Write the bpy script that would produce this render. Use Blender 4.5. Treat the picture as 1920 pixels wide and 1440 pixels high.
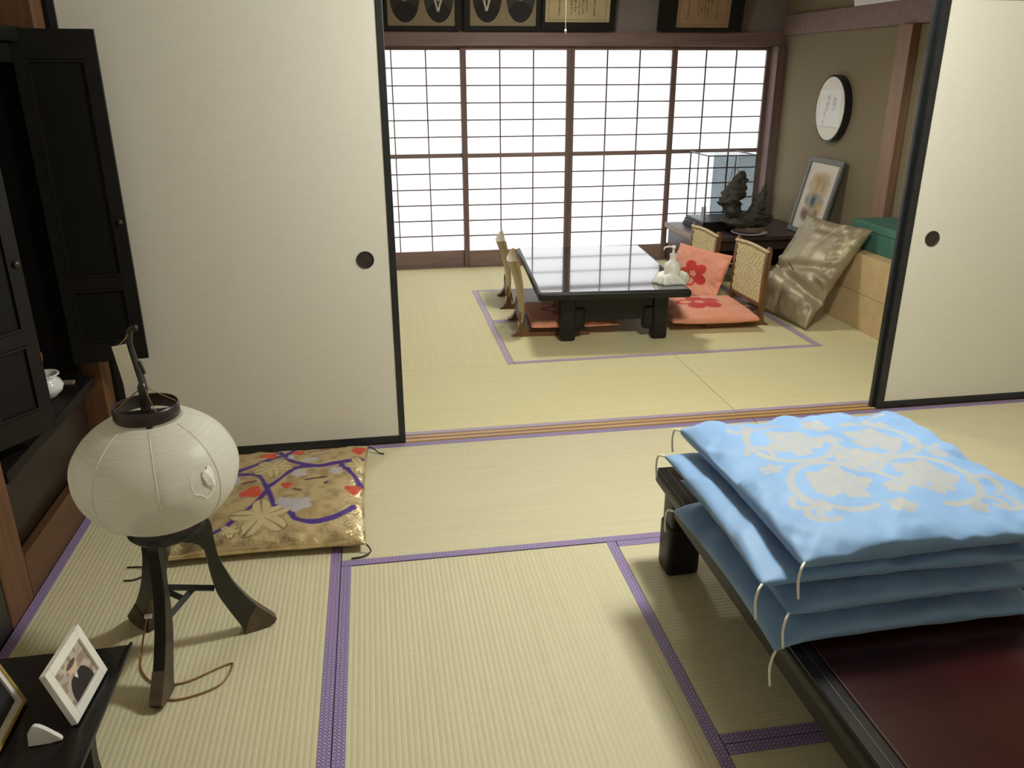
import bpy, bmesh, math, random
import numpy as np
from mathutils import Matrix, Vector
for o in list(bpy.data.objects): bpy.data.objects.remove(o)
S = bpy.context.scene
COL = S.collection
PI = math.pi

# ------------------------------------------------------------------ camera
cam = bpy.data.cameras.new('camera'); cam_o = bpy.data.objects.new('camera', cam); COL.objects.link(cam_o)
cam.sensor_width = 36.0; cam.sensor_fit = 'HORIZONTAL'; cam.lens = 36.0*1539.474/1920.0
cam.clip_start = 0.02
_R = [[0.98651485, -0.16364091, -0.00317777], [-0.06093938, -0.34921710, -0.93505818], [0.15190404, 0.92264244, -0.35448004]]
_m = Matrix(((_R[0][0], -_R[1][0], -_R[2][0], 0.175),
             (_R[0][1], -_R[1][1], -_R[2][1], -2.289),
             (_R[0][2], -_R[1][2], -_R[2][2], 1.464), (0, 0, 0, 1)))
cam_o.matrix_world = _m
S.camera = cam_o

# ------------------------------------------------------------------ world (overcast daylight behind the paper screens)
W = bpy.data.worlds.new('overcast_sky'); S.world = W; W.use_nodes = True
_bg = W.node_tree.nodes['Background']
_bg.inputs['Color'].default_value = (0.93, 0.96, 1.0, 1); _bg.inputs['Strength'].default_value = 4.8
LAMP_POS = (1.38, -0.12, 2.12); LAMP_POWER = 105.0; LAMP2_POWER = 24.0

# ------------------------------------------------------------------ exposure
vs = S.view_settings
vs.view_transform = 'Standard'; vs.look = 'None'; vs.gamma = 1.0; vs.exposure = 0.0; vs.use_curve_mapping = False

# ------------------------------------------------------------------ helpers
def lin(c):
    return tuple(((x/255.)/12.92 if x/255. <= 0.04045 else ((x/255.+0.055)/1.055)**2.4) for x in c)
MATS = {}
def node(nt, t, **kw):
    n = nt.nodes.new(t)
    for k, v in kw.items(): setattr(n, k, v)
    return n
def base_mat(name):
    m = bpy.data.materials.new(name); m.use_nodes = True
    nt = m.node_tree; b = nt.nodes['Principled BSDF']
    MATS[name] = m
    return m, nt, b
def pm(name, c1, c2=None, scale=8.0, stretch=(1, 1, 1), rough=0.6, metal=0.0, bump=0.0, bscale=None, spec=0.5, coat=0.0, sheen=0.0, detail=4.0):
    """procedural principled material: noise between two colours, optional bump"""
    m, nt, b = base_mat(name)
    b.inputs['Roughness'].default_value = rough; b.inputs['Metallic'].default_value = metal
    b.inputs['Specular IOR Level'].default_value = spec
    b.inputs['Coat Weight'].default_value = coat; b.inputs['Coat Roughness'].default_value = 0.08
    b.inputs['Sheen Weight'].default_value = sheen
    tc = node(nt, 'ShaderNodeTexCoord'); mp = node(nt, 'ShaderNodeMapping')
    mp.inputs['Scale'].default_value = stretch
    nt.links.new(tc.outputs['Object'], mp.inputs['Vector'])
    nz = node(nt, 'ShaderNodeTexNoise'); nz.inputs['Scale'].default_value = scale; nz.inputs['Detail'].default_value = detail
    nt.links.new(mp.outputs['Vector'], nz.inputs['Vector'])
    if c2 is None: c2 = tuple(x*0.9 for x in c1)
    cr = node(nt, 'ShaderNodeValToRGB')
    cr.color_ramp.elements[0].position = 0.3; cr.color_ramp.elements[1].position = 0.7
    cr.color_ramp.elements[0].color = (*lin(c1), 1); cr.color_ramp.elements[1].color = (*lin(c2), 1)
    nt.links.new(nz.outputs['Fac'], cr.inputs['Fac']); nt.links.new(cr.outputs['Color'], b.inputs['Base Color'])
    if bump:
        nb = nz
        if bscale:
            nb = node(nt, 'ShaderNodeTexNoise'); nb.inputs['Scale'].default_value = bscale; nb.inputs['Detail'].default_value = 3
            nt.links.new(mp.outputs['Vector'], nb.inputs['Vector'])
        bp = node(nt, 'ShaderNodeBump'); bp.inputs['Strength'].default_value = bump; bp.inputs['Distance'].default_value = 0.01
        nt.links.new(nb.outputs['Fac'], bp.inputs['Height']); nt.links.new(bp.outputs['Normal'], b.inputs['Normal'])
    return m
def col_mat(name, rough=0.6, spec=0.4, bump=0.0, bscale=300., use_metal=False, sheen=0.0, metal_rough=0.33):
    """material whose print comes from the mesh colour attribute 'print' (and 'metal')"""
    m, nt, b = base_mat(name)
    at = node(nt, 'ShaderNodeAttribute', attribute_name='print'); nt.links.new(at.outputs['Color'], b.inputs['Base Color'])
    b.inputs['Roughness'].default_value = rough; b.inputs['Specular IOR Level'].default_value = spec
    b.inputs['Sheen Weight'].default_value = sheen
    if use_metal:
        a2 = node(nt, 'ShaderNodeAttribute', attribute_name='metal'); nt.links.new(a2.outputs['Fac'], b.inputs['Metallic'])
        mr = node(nt, 'ShaderNodeMapRange'); mr.inputs['To Min'].default_value = rough; mr.inputs['To Max'].default_value = metal_rough
        nt.links.new(a2.outputs['Fac'], mr.inputs['Value']); nt.links.new(mr.outputs['Result'], b.inputs['Roughness'])
    if bump:
        tc = node(nt, 'ShaderNodeTexCoord'); nz = node(nt, 'ShaderNodeTexNoise'); nz.inputs['Scale'].default_value = bscale
        nt.links.new(tc.outputs['Object'], nz.inputs['Vector'])
        bp = node(nt, 'ShaderNodeBump'); bp.inputs['Strength'].default_value = bump; bp.inputs['Distance'].default_value = 0.004
        nt.links.new(nz.outputs['Fac'], bp.inputs['Height']); nt.links.new(bp.outputs['Normal'], b.inputs['Normal'])
    return m

def tag(o, label=None, cat=None, group=None, kind=None):
    if label: o['label'] = label
    if cat: o['category'] = cat
    if group: o['group'] = group
    if kind: o['kind'] = kind
    return o
def link(o, parent=None):
    COL.objects.link(o)
    if parent: o.parent = parent
    return o
def empty(name, loc=(0, 0, 0), rz=0.0, label=None, cat=None, group=None, kind=None):
    o = bpy.data.objects.new(name, None); o.empty_display_size = 0.05; link(o)
    o.location = loc; o.rotation_euler = (0, 0, rz)
    return tag(o, label, cat, group, kind)
def mesh_from(name, V, F, mat, parent=None, smooth=False, loc=None, rot=None):
    me = bpy.data.meshes.new(name); me.from_pydata([tuple(v) for v in V], [], F); me.validate(); me.update()
    bm = bmesh.new(); bm.from_mesh(me); bmesh.ops.recalc_face_normals(bm, faces=bm.faces); bm.to_mesh(me); bm.free()
    me.materials.append(mat)
    if smooth:
        me.polygons.foreach_set('use_smooth', [True]*len(me.polygons))
    o = bpy.data.objects.new(name, me); link(o, parent)
    if loc is not None: o.location = loc
    if rot is not None: o.rotation_euler = rot
    return o
class MB:
    """collects shapes into one mesh part"""
    def __init__(self): self.bm = bmesh.new()
    def box(self, x0, x1, y0, y1, z0, z1, bev=0.0, seg=2):
        r = bmesh.ops.create_cube(self.bm, size=1.0)
        vs_ = r['verts']
        bmesh.ops.scale(self.bm, vec=(x1-x0, y1-y0, z1-z0), verts=vs_)
        bmesh.ops.translate(self.bm, vec=((x0+x1)/2, (y0+y1)/2, (z0+z1)/2), verts=vs_)
        if bev:
            es = list({e for v in vs_ for e in v.link_edges})
            bmesh.ops.bevel(self.bm, geom=es, offset=bev, segments=seg, profile=0.6, affect='EDGES')
        return self
    def poly(self, pts, thick, axis='y', at=0.0, bev=0.0):
        """extrude a 2-D outline; axis y: pts=(x,z); axis x: pts=(y,z); axis z: pts=(x,y)"""
        def P(a, b, t):
            return {'y': (a, t, b), 'x': (t, a, b), 'z': (a, b, t)}[axis]
        a = [self.bm.verts.new(P(p[0], p[1], at-thick/2)) for p in pts]
        b = [self.bm.verts.new(P(p[0], p[1], at+thick/2)) for p in pts]
        n = len(pts); fs = [self.bm.faces.new(a), self.bm.faces.new(b[::-1])]
        for i in range(n): fs.append(self.bm.faces.new((a[i], b[i], b[(i+1) % n], a[(i+1) % n])))
        if bev:
            es = [e for f in fs[:2] for e in f.edges]
            bmesh.ops.bevel(self.bm, geom=es, offset=bev, segments=2, profile=0.6, affect='EDGES')
        return self
    def lathe(self, prof, c=(0, 0, 0), n=32, close=True):
        rings = []
        for r, z in prof:
            rings.append([self.bm.verts.new((c[0]+r*math.cos(2*PI*i/n), c[1]+r*math.sin(2*PI*i/n), c[2]+z)) for i in range(n)])
        for a, b in zip(rings[:-1], rings[1:]):
            for i in range(n): self.bm.faces.new((a[i], a[(i+1) % n], b[(i+1) % n], b[i]))
        if close:
            self.bm.faces.new(rings[0][::-1]); self.bm.faces.new(rings[-1])
        return self
    def tube(self, pts, r, n=8, taper=None):
        pts = [Vector(p) for p in pts]; rings = []
        up = Vector((0, 0, 1))
        for i, p in enumerate(pts):
            d = (pts[min(i+1, len(pts)-1)]-pts[max(i-1, 0)]).normalized()
            a = d.cross(up)
            if a.length < 1e-3: a = d.cross(Vector((1, 0, 0)))
            a.normalize(); b = d.cross(a)
            rr = r if taper is None else r*taper[i]
            rings.append([self.bm.verts.new(p+a*rr*math.cos(2*PI*k/n)+b*rr*math.sin(2*PI*k/n)) for k in range(n)])
        for A, B in zip(rings[:-1], rings[1:]):
            for k in range(n): self.bm.faces.new((A[k], A[(k+1) % n], B[(k+1) % n], B[k]))
        self.bm.faces.new(rings[0][::-1]); self.bm.faces.new(rings[-1])
        return self
    def build(self, name, mat, parent=None, loc=None, rot=None, smooth=None):
        bmesh.ops.recalc_face_normals(self.bm, faces=self.bm.faces)
        me = bpy.data.meshes.new(name); self.bm.to_mesh(me); self.bm.free()
        me.materials.append(mat)
        if smooth:
            me.polygons.foreach_set('use_smooth', [True]*len(me.polygons))
            if smooth is not True:
                me.set_sharp_from_angle(angle=math.radians(smooth))
        o = bpy.data.objects.new(name, me); link(o, parent)
        if loc is not None: o.location = loc
        if rot is not None: o.rotation_euler = rot
        return o
def box(name, b, mat, parent=None, bev=0.0, **kw):
    return MB().box(*b, bev=bev).build(name, mat, parent, **kw)
def spline(pts, n=8):
    """Catmull-Rom through the points"""
    P = [np.array(p, float) for p in pts]; P = [2*P[0]-P[1]]+P+[2*P[-1]-P[-2]]
    out = []
    for i in range(1, len(P)-2):
        for k in range(n):
            t = k/n
            out.append(0.5*((2*P[i])+(-P[i-1]+P[i+1])*t+(2*P[i-1]-5*P[i]+4*P[i+1]-P[i+2])*t*t+(-P[i-1]+3*P[i]-3*P[i+1]+P[i+2])*t**3))
    out.append(P[-2]); return [tuple(p) for p in out]
def set_print(me, rgb, metal=None):
    n = len(me.vertices)
    a = me.color_attributes.new('print', 'FLOAT_COLOR', 'POINT')
    buf = np.ones((n, 4), np.float32); buf[:, :3] = rgb
    a.data.foreach_set('color', buf.ravel())
    if metal is not None:
        b = me.attributes.new('metal', 'FLOAT', 'POINT'); b.data.foreach_set('value', np.asarray(metal, np.float32))
def sgrid(nx, ny):
    """structured quad faces over an nx*ny vertex grid (row-major in y)"""
    return [(j*nx+i, j*nx+i+1, (j+1)*nx+i+1, (j+1)*nx+i) for j in range(ny-1) for i in range(nx-1)]
def picture(name, w, h, fn, mat, parent, n=(60, 60), **kw):
    """flat printed sheet in the local x-z plane facing -y, colours from fn(U,V) with U,V in 0..1"""
    u, v = np.meshgrid(np.linspace(0, 1, n[0]), np.linspace(0, 1, n[1]))
    U, V = u.ravel(), v.ravel()
    P = np.stack([(U-0.5)*w, np.zeros_like(U), V*h], 1)
    o = mesh_from(name, P.tolist(), sgrid(*n), mat, parent, **kw)
    set_print(o.data, fn(U, V)); return o
def vnoise(x, y, seed=0):
    """smooth value noise"""
    rs = np.random.RandomState(seed); T = rs.rand(64, 64)
    xi = np.floor(x).astype(int); yi = np.floor(y).astype(int); fx = x-xi; fy = y-yi
    fx = fx*fx*(3-2*fx); fy = fy*fy*(3-2*fy)
    g = lambda a, b: T[(yi+b) % 64, (xi+a) % 64]
    return (g(0, 0)*(1-fx)+g(1, 0)*fx)*(1-fy)+(g(0, 1)*(1-fx)+g(1, 1)*fx)*fy
def cushion(name, w, d, h, mat, parent=None, n=41, seed=0, wr=0.004, flat=0.75, printfn=None, pinch=0.035, warp=None, q=0.42, qb=None):
    """pillow: two quilted faces meeting in a seam with pointed corners; seam at local z 0"""
    u, v = np.meshgrid(np.linspace(-1, 1, n), np.linspace(-1, 1, n)); U, V = u.ravel(), v.ravel()
    f = (np.clip(1-np.abs(U)**2.6, 0, 1)*np.clip(1-np.abs(V)**2.6, 0, 1))**q
    X = U*w/2*(1-pinch*(1-V**2)); Y = V*d/2*(1-pinch*(1-U**2))
    s = seed*7.3
    rad = np.maximum(np.abs(U), np.abs(V))
    wrk = (vnoise(U*3+s+9, V*3+s+9, seed)-0.5)*wr*1.6 + (vnoise(U*9+s+20, V*9+s+20, seed+1)-0.5)*wr*np.clip(rad*2-0.8, 0.1, 1)
    ang = np.arctan2(V, U)
    wrk += (vnoise(ang*7+s+30, rad*2.2+s+30, seed+2)-0.5)*wr*1.8*np.clip((rad-0.55)*3, 0, 1)
    e = np.clip(f*3, 0, 1); fb = f if qb is None else f**(qb/q)
    Zt = h/2*f+wrk*e; Zb = -h/2*fb*flat-wrk*0.3*e
    edge = (np.abs(np.abs(U)-1) < 1e-9) | (np.abs(np.abs(V)-1) < 1e-9)
    idx = np.arange(n*n); bot = np.where(edge, idx, -1); k = n*n; Vb = []
    for i in range(n*n):
        if not edge[i]:
            bot[i] = k; k += 1; Vb.append((X[i], Y[i], Zb[i]))
    VV = np.concatenate([np.stack([X, Y, Zt], 1), np.array(Vb)])
    if warp is not None: VV = warp(VV)
    Fq = sgrid(n, n); F = Fq+[tuple(int(bot[i]) for i in q_[::-1]) for q_ in Fq]
    me = bpy.data.meshes.new(name); me.from_pydata(VV.tolist(), [], F); me.update()
    me.polygons.foreach_set('use_smooth', [True]*len(me.polygons)); me.materials.append(mat)
    o = bpy.data.objects.new(name, me); link(o, parent)
    if printfn is not None:
        Ub = np.concatenate([U, U[~edge]]); Vv = np.concatenate([V, V[~edge]])
        top = np.concatenate([np.ones(n*n), np.zeros(len(Vb))])
        r = printfn(Ub, Vv, top)
        set_print(me, r[0], r[1])
    return o
def copy_tree(o, parent=None):
    c = o.copy(); COL.objects.link(c); c.parent = parent
    for ch in list(o.children): copy_tree(ch, c)
    return c
def strand(name, pts, r, mat, parent, n=6, sub=5):
    return MB().tube(spline(pts, sub), r, n).build(name, mat, parent, smooth=True)

# ------------------------------------------------------------------ materials
def tatami_mat(name, c1, c2):
    m, nt, b = base_mat(name)
    b.inputs['Roughness'].default_value = 0.62; b.inputs['Specular IOR Level'].default_value = 0.35
    tc = node(nt, 'ShaderNodeTexCoord'); sx = node(nt, 'ShaderNodeSeparateXYZ'); nt.links.new(tc.outputs['Object'], sx.inputs[0])
    mul = node(nt, 'ShaderNodeMath', operation='MULTIPLY'); mul.inputs[1].default_value = 2*PI/0.0147; nt.links.new(sx.outputs['Y'], mul.inputs[0])
    si = node(nt, 'ShaderNodeMath', operation='SINE'); nt.links.new(mul.outputs[0], si.inputs[0])
    mr = node(nt, 'ShaderNodeMapRange'); mr.inputs['From Min'].default_value = -1; nt.links.new(si.outputs[0], mr.inputs['Value'])
    pw = node(nt, 'ShaderNodeMath', operation='POWER'); pw.inputs[1].default_value = 0.5; nt.links.new(mr.outputs['Result'], pw.inputs[0])
    mp = node(nt, 'ShaderNodeMapping'); mp.inputs['Scale'].default_value = (420, 14, 1); nt.links.new(tc.outputs['Object'], mp.inputs['Vector'])
    nz = node(nt, 'ShaderNodeTexNoise'); nz.inputs['Scale'].default_value = 1.0; nz.inputs['Detail'].default_value = 2; nt.links.new(mp.outputs['Vector'], nz.inputs['Vector'])
    mp2 = node(nt, 'ShaderNodeMapping'); mp2.inputs['Scale'].default_value = (1.2, 40, 1); nt.links.new(tc.outputs['Object'], mp2.inputs['Vector'])
    n2 = node(nt, 'ShaderNodeTexNoise'); n2.inputs['Scale'].default_value = 1.0; nt.links.new(mp2.outputs['Vector'], n2.inputs['Vector'])
    ad = node(nt, 'ShaderNodeMath', operation='MULTIPLY_ADD'); ad.inputs[1].default_value = 0.35; nt.links.new(nz.outputs['Fac'], ad.inputs[0]); nt.links.new(pw.outputs[0], ad.inputs[2])
    bp = node(nt, 'ShaderNodeBump'); bp.inputs['Strength'].default_value = 0.38; bp.inputs['Distance'].default_value = 0.0022
    nt.links.new(ad.outputs[0], bp.inputs['Height']); nt.links.new(bp.outputs['Normal'], b.inputs['Normal'])
    cr = node(nt, 'ShaderNodeValToRGB'); cr.color_ramp.elements[0].position = 0.25; cr.color_ramp.elements[1].position = 0.75
    cr.color_ramp.elements[0].color = (*lin(c1), 1); cr.color_ramp.elements[1].color = (*lin(c2), 1)
    mx = node(nt, 'ShaderNodeMath', operation='MULTIPLY_ADD'); mx.inputs[1].default_value = 0.5
    h2 = node(nt, 'ShaderNodeMath', operation='MULTIPLY'); h2.inputs[1].default_value = 0.5; nt.links.new(nz.outputs['Fac'], h2.inputs[0])
    nt.links.new(n2.outputs['Fac'], mx.inputs[0]); nt.links.new(h2.outputs[0], mx.inputs[2]); nt.links.new(mx.outputs[0], cr.inputs['Fac'])
    nt.links.new(cr.outputs['Color'], b.inputs['Base Color'])
    return m
M_tatami = tatami_mat('woven_rush', (212, 204, 172), (198, 190, 158))
M_tatami2 = tatami_mat('woven_rush_yellowed', (226, 217, 170), (213, 204, 156))
def border_mat(name, c1, c2):
    m, nt, b = base_mat(name); b.inputs['Roughness'].default_value = 0.5
    b.inputs['Sheen Weight'].default_value = 0.15
    tc = node(nt, 'ShaderNodeTexCoord'); sx = node(nt, 'ShaderNodeSeparateXYZ'); nt.links.new(tc.outputs['Object'], sx.inputs[0])
    def tri(op):
        a = node(nt, 'ShaderNodeMath', operation=op); nt.links.new(sx.outputs['X'], a.inputs[0]); nt.links.new(sx.outputs['Y'], a.inputs[1])
        k = node(nt, 'ShaderNodeMath', operation='MULTIPLY'); k.inputs[1].default_value = 1/0.0215; nt.links.new(a.outputs[0], k.inputs[0])
        p = node(nt, 'ShaderNodeMath', operation='PINGPONG'); p.inputs[1].default_value = 0.5; nt.links.new(k.outputs[0], p.inputs[0]); return p
    a, c = tri('ADD'), tri('SUBTRACT')
    mn = node(nt, 'ShaderNodeMath', operation='MINIMUM'); nt.links.new(a.outputs[0], mn.inputs[0]); nt.links.new(c.outputs[0], mn.inputs[1])
    cr = node(nt, 'ShaderNodeValToRGB'); cr.color_ramp.interpolation = 'LINEAR'
    e = cr.color_ramp.elements; e[0].position = 0.05; e[0].color = (*lin(c2), 1); e[1].position = 0.10; e[1].color = (*lin(c1), 1)
    x = e.new(0.25); x.color = (*lin(c1), 1); y = e.new(0.31); y.color = (*lin(c2), 1)
    nt.links.new(mn.outputs[0], cr.inputs['Fac']); nt.links.new(cr.outputs['Color'], b.inputs['Base Color'])
    bp = node(nt, 'ShaderNodeBump'); bp.inputs['Strength'].default_value = 0.4; bp.inputs['Distance'].default_value = 0.001
    nt.links.new(cr.outputs['Color'], bp.inputs['Height']); nt.links.new(bp.outputs['Normal'], b.inputs['Normal'])
    return m
M_heri = border_mat('purple_brocade_border', (100, 77, 134), (168, 152, 192))
M_heri2 = border_mat('faded_purple_border', (160, 140, 166), (184, 168, 188))
def linen_mat(name, c1, c2):
    m, nt, b = base_mat(name); b.inputs['Roughness'].default_value = 0.85; b.inputs['Specular IOR Level'].default_value = 0.2
    tc = node(nt, 'ShaderNodeTexCoord'); outs = []
    for sc in ((14, 14, 700), (500, 500, 10)):
        mp = node(nt, 'ShaderNodeMapping'); mp.inputs['Scale'].default_value = sc; nt.links.new(tc.outputs['Object'], mp.inputs['Vector'])
        nz = node(nt, 'ShaderNodeTexNoise'); nz.inputs['Scale'].default_value = 1; nz.inputs['Detail'].default_value = 3; nt.links.new(mp.outputs['Vector'], nz.inputs['Vector']); outs.append(nz)
    ad = node(nt, 'ShaderNodeMath', operation='MULTIPLY_ADD'); ad.inputs[1].default_value = 0.3
    k = node(nt, 'ShaderNodeMath', operation='MULTIPLY'); k.inputs[1].default_value = 0.7; nt.links.new(outs[0].outputs['Fac'], k.inputs[0])
    nt.links.new(outs[1].outputs['Fac'], ad.inputs[0]); nt.links.new(k.outputs[0], ad.inputs[2])
    cr = node(nt, 'ShaderNodeValToRGB'); cr.color_ramp.elements[0].position = 0.3; cr.color_ramp.elements[1].position = 0.7
    cr.color_ramp.elements[0].color = (*lin(c1), 1); cr.color_ramp.elements[1].color = (*lin(c2), 1)
    nt.links.new(ad.outputs[0], cr.inputs['Fac']); nt.links.new(cr.outputs['Color'], b.inputs['Base Color'])
    bp = node(nt, 'ShaderNodeBump'); bp.inputs['Strength'].default_value = 0.12; bp.inputs['Distance'].default_value = 0.002
    nt.links.new(ad.outputs[0], bp.inputs['Height']); nt.links.new(bp.outputs['Normal'], b.inputs['Normal'])
    return m
M_fusuma = linen_mat('fusuma_linen_paper', (224, 219, 207), (211, 206, 194))
def shoji_paper():
    m = bpy.data.materials.new('shoji_paper'); m.use_nodes = True; nt = m.node_tree
    nt.nodes.remove(nt.nodes['Principled BSDF']); out = nt.nodes['Material Output']
    tc = node(nt, 'ShaderNodeTexCoord'); nz = node(nt, 'ShaderNodeTexNoise'); nz.inputs['Scale'].default_value = 60; nz.inputs['Detail'].default_value = 5
    nt.links.new(tc.outputs['Object'], nz.inputs['Vector'])
    cr = node(nt, 'ShaderNodeValToRGB'); cr.color_ramp.elements[0].color = (0.82, 0.82, 0.82, 1); cr.color_ramp.elements[1].color = (0.90, 0.90, 0.89, 1)
    nt.links.new(nz.outputs['Fac'], cr.inputs['Fac'])
    t = node(nt, 'ShaderNodeBsdfTranslucent'); d = node(nt, 'ShaderNodeBsdfDiffuse'); mx = node(nt, 'ShaderNodeMixShader'); mx.inputs[0].default_value = 0.62
    nt.links.new(cr.outputs['Color'], t.inputs['Color']); nt.links.new(cr.outputs['Color'], d.inputs['Color'])
    nt.links.new(t.outputs[0], mx.inputs[1]); nt.links.new(d.outputs[0], mx.inputs[2]); nt.links.new(mx.outputs[0], out.inputs['Surface'])
    return m
M_shoji = shoji_paper()
def lantern_cloth():
    m = bpy.data.materials.new('lantern_gauze'); m.use_nodes = True; nt = m.node_tree
    p = nt.nodes['Principled BSDF']; out = nt.nodes['Material Output']
    tc = node(nt, 'ShaderNodeTexCoord'); mp = node(nt, 'ShaderNodeMapping'); mp.inputs['Scale'].default_value = (6, 6, 420); nt.links.new(tc.outputs['Object'], mp.inputs['Vector'])
    nz = node(nt, 'ShaderNodeTexNoise'); nz.inputs['Scale'].default_value = 1; nt.links.new(mp.outputs['Vector'], nz.inputs['Vector'])
    cr = node(nt, 'ShaderNodeValToRGB'); cr.color_ramp.elements[0].color = (*lin((232, 228, 218)), 1); cr.color_ramp.elements[1].color = (*lin((246, 243, 236)), 1)
    cr.color_ramp.elements[0].position = .3; cr.color_ramp.elements[1].position = .7
    nt.links.new(nz.outputs['Fac'], cr.inputs['Fac']); nt.links.new(cr.outputs['Color'], p.inputs['Base Color'])
    p.inputs['Roughness'].default_value = 0.38; p.inputs['Specular IOR Level'].default_value = 0.35
    bp = node(nt, 'ShaderNodeBump'); bp.inputs['Strength'].default_value = 0.15; bp.inputs['Distance'].default_value = 0.001
    nt.links.new(nz.outputs['Fac'], bp.inputs['Height']); nt.links.new(bp.outputs['Normal'], p.inputs['Normal'])
    t = node(nt, 'ShaderNodeBsdfTranslucent'); nt.links.new(cr.outputs['Color'], t.inputs['Color'])
    tr = node(nt, 'ShaderNodeBsdfTransparent')
    m1 = node(nt, 'ShaderNodeMixShader'); m1.inputs[0].default_value = 0.35; nt.links.new(p.outputs[0], m1.inputs[1]); nt.links.new(t.outputs[0], m1.inputs[2])
    m2 = node(nt, 'ShaderNodeMixShader'); m2.inputs[0].default_value = 0.16; nt.links.new(m1.outputs[0], m2.inputs[1]); nt.links.new(tr.outputs[0], m2.inputs[2])
    nt.links.new(m2.outputs[0], out.inputs['Surface'])
    return m
M_lantern = lantern_cloth()
def glass_mat(name, tint=(0.93, 0.95, 0.95)):
    m = bpy.data.materials.new(name); m.use_nodes = True; nt = m.node_tree
    nt.nodes.remove(nt.nodes['Principled BSDF']); out = nt.nodes['Material Output']
    g = node(nt, 'ShaderNodeBsdfGlossy'); g.inputs['Roughness'].default_value = 0.02
    t = node(nt, 'ShaderNodeBsdfTransparent'); t.inputs['Color'].default_value = (*tint, 1)
    fr = node(nt, 'ShaderNodeFresnel'); fr.inputs['IOR'].default_value = 1.5
    mx = node(nt, 'ShaderNodeMixShader'); nt.links.new(fr.outputs[0], mx.inputs[0]); nt.links.new(t.outputs[0], mx.inputs[1]); nt.links.new(g.outputs[0], mx.inputs[2])
    nt.links.new(mx.outputs[0], out.inputs['Surface']); return m
M_glass = glass_mat('clear_pane_glass')

M_blackframe = pm('black_lacquer_frame', (26, 28, 30), (34, 36, 38), rough=0.35, scale=20)
M_laq = pm('black_lacquer', (16, 15, 15), (24, 21, 20), rough=0.22, scale=6, spec=0.5)
M_laqsat = pm('satin_black_wood', (20, 18, 17), (28, 25, 23), rough=0.42, spec=0.35, scale=10, stretch=(1, 1, .15))
M_redlaq = pm('dark_red_lacquer', (50, 13, 13), (34, 9, 9), rough=0.22, scale=3.5, stretch=(1, .5, 1), spec=0.4)
M_brown = pm('brown_pillar_wood', (112, 76, 50), (88, 58, 37), scale=5, stretch=(9, 9, .5), rough=0.5, bump=0.1)
M_brownlow = pm('brown_board_wood', (98, 66, 42), (80, 52, 33), scale=5, stretch=(9, .5, 9), rough=0.5, bump=0.1)
M_darkwood = pm('dark_aged_wood', (142, 118, 110), (120, 98, 92), scale=5, stretch=(.5, 9, 9), rough=0.6, bump=0.12)
M_darkwoodv = pm('dark_aged_wood_upright', (126, 102, 95), (104, 82, 77), scale=5, stretch=(9, 9, .5), rough=0.6, bump=0.12)
M_kumiko = pm('lattice_wood', (96, 74, 72), (84, 64, 62), scale=20, rough=0.6)
M_pinkwood = pm('pale_pinkish_pillar', (146, 113, 90), (130, 98, 76), scale=4, stretch=(9, 9, .5), rough=0.55)
M_olive = pm('olive_sand_plaster', (138, 124, 98), (128, 115, 90), scale=240, rough=0.95, bump=0.15, bscale=500)
M_plastdark = pm('grey_brown_plaster', (146, 136, 132), (132, 122, 119), scale=200, rough=0.95, bump=0.1)
M_plastcream = pm('cream_plaster', (206, 199, 182), (198, 191, 173), scale=200, rough=0.95, bump=0.1)
M_ceil = pm('ceiling_boards', (158, 138, 108), (146, 126, 97), scale=4, stretch=(.5, 9, 1), rough=0.6)
M_sill = pm('worn_threshold_wood', (150, 112, 78), (124, 88, 58), scale=5, stretch=(.4, 14, 14), rough=0.38, bump=0.1)
M_groove = pm('threshold_groove_wood', (206, 170, 118), (176, 138, 90), scale=5, stretch=(.4, 14, 14), rough=0.28)
M_subfloor = pm('dark_subfloor', (60, 48, 38), (50, 40, 32), scale=6, rough=0.8)
M_white = pm('white_paint', (232, 230, 224), (224, 222, 216), rough=0.5, scale=30)
M_whitecer = pm('white_glazed_ceramic', (232, 231, 232), (224, 223, 224), rough=0.15, scale=10)
M_orange = pm('orange_cloth', (222, 132, 30), (196, 104, 18), scale=18, rough=0.6)
M_goldrim = pm('dull_gold_rim', (190, 164, 92), (168, 142, 74), metal=0.4, rough=0.4, scale=30)
M_metal = pm('dark_metal_pull', (74, 66, 64), (58, 52, 50), metal=0.6, rough=0.4, scale=40)
M_cord = pm('tan_flex', (150, 112, 58), (132, 96, 46), rough=0.5, scale=60)
M_whitecord = pm('white_silk_cord', (238, 235, 224), (226, 222, 210), rough=0.6, scale=200)
M_blackcord = pm('dark_cord', (46, 34, 34), (34, 26, 28), rough=0.7, scale=200)
M_paper = pm('white_paper', (226, 222, 210), (214, 209, 196), rough=0.9, scale=25)
M_bluecush = pm('sky_blue_silk', (120, 158, 204), (110, 149, 196), scale=5, rough=0.55, sheen=0.3, bump=0.04, bscale=500)
M_bluecush_top = col_mat('sky_blue_silk_arabesque', rough=0.55, spec=0.4, sheen=0.3, bump=0.12, bscale=500)
M_brocade = col_mat('gold_brocade', rough=0.5, use_metal=True, bump=0.55, bscale=70, metal_rough=0.25)
M_salmon = col_mat('salmon_cotton', rough=0.8, spec=0.25, sheen=0.2, bump=0.1, bscale=400)
M_print = col_mat('printed_paper', rough=0.7, spec=0.3)
M_rattan = pm('woven_rattan', (212, 198, 152), (182, 165, 120), scale=70, stretch=(1, 1, 1), rough=0.6, bump=0.5, bscale=110)
M_chairwood = pm('warm_brown_chair_wood', (122, 84, 48), (98, 64, 34), scale=6, stretch=(9, 9, .6), rough=0.45)
M_ply = pm('pale_bent_plywood', (178, 154, 96), (140, 116, 74), scale=4, stretch=(6, 6, .5), rough=0.32)
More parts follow.
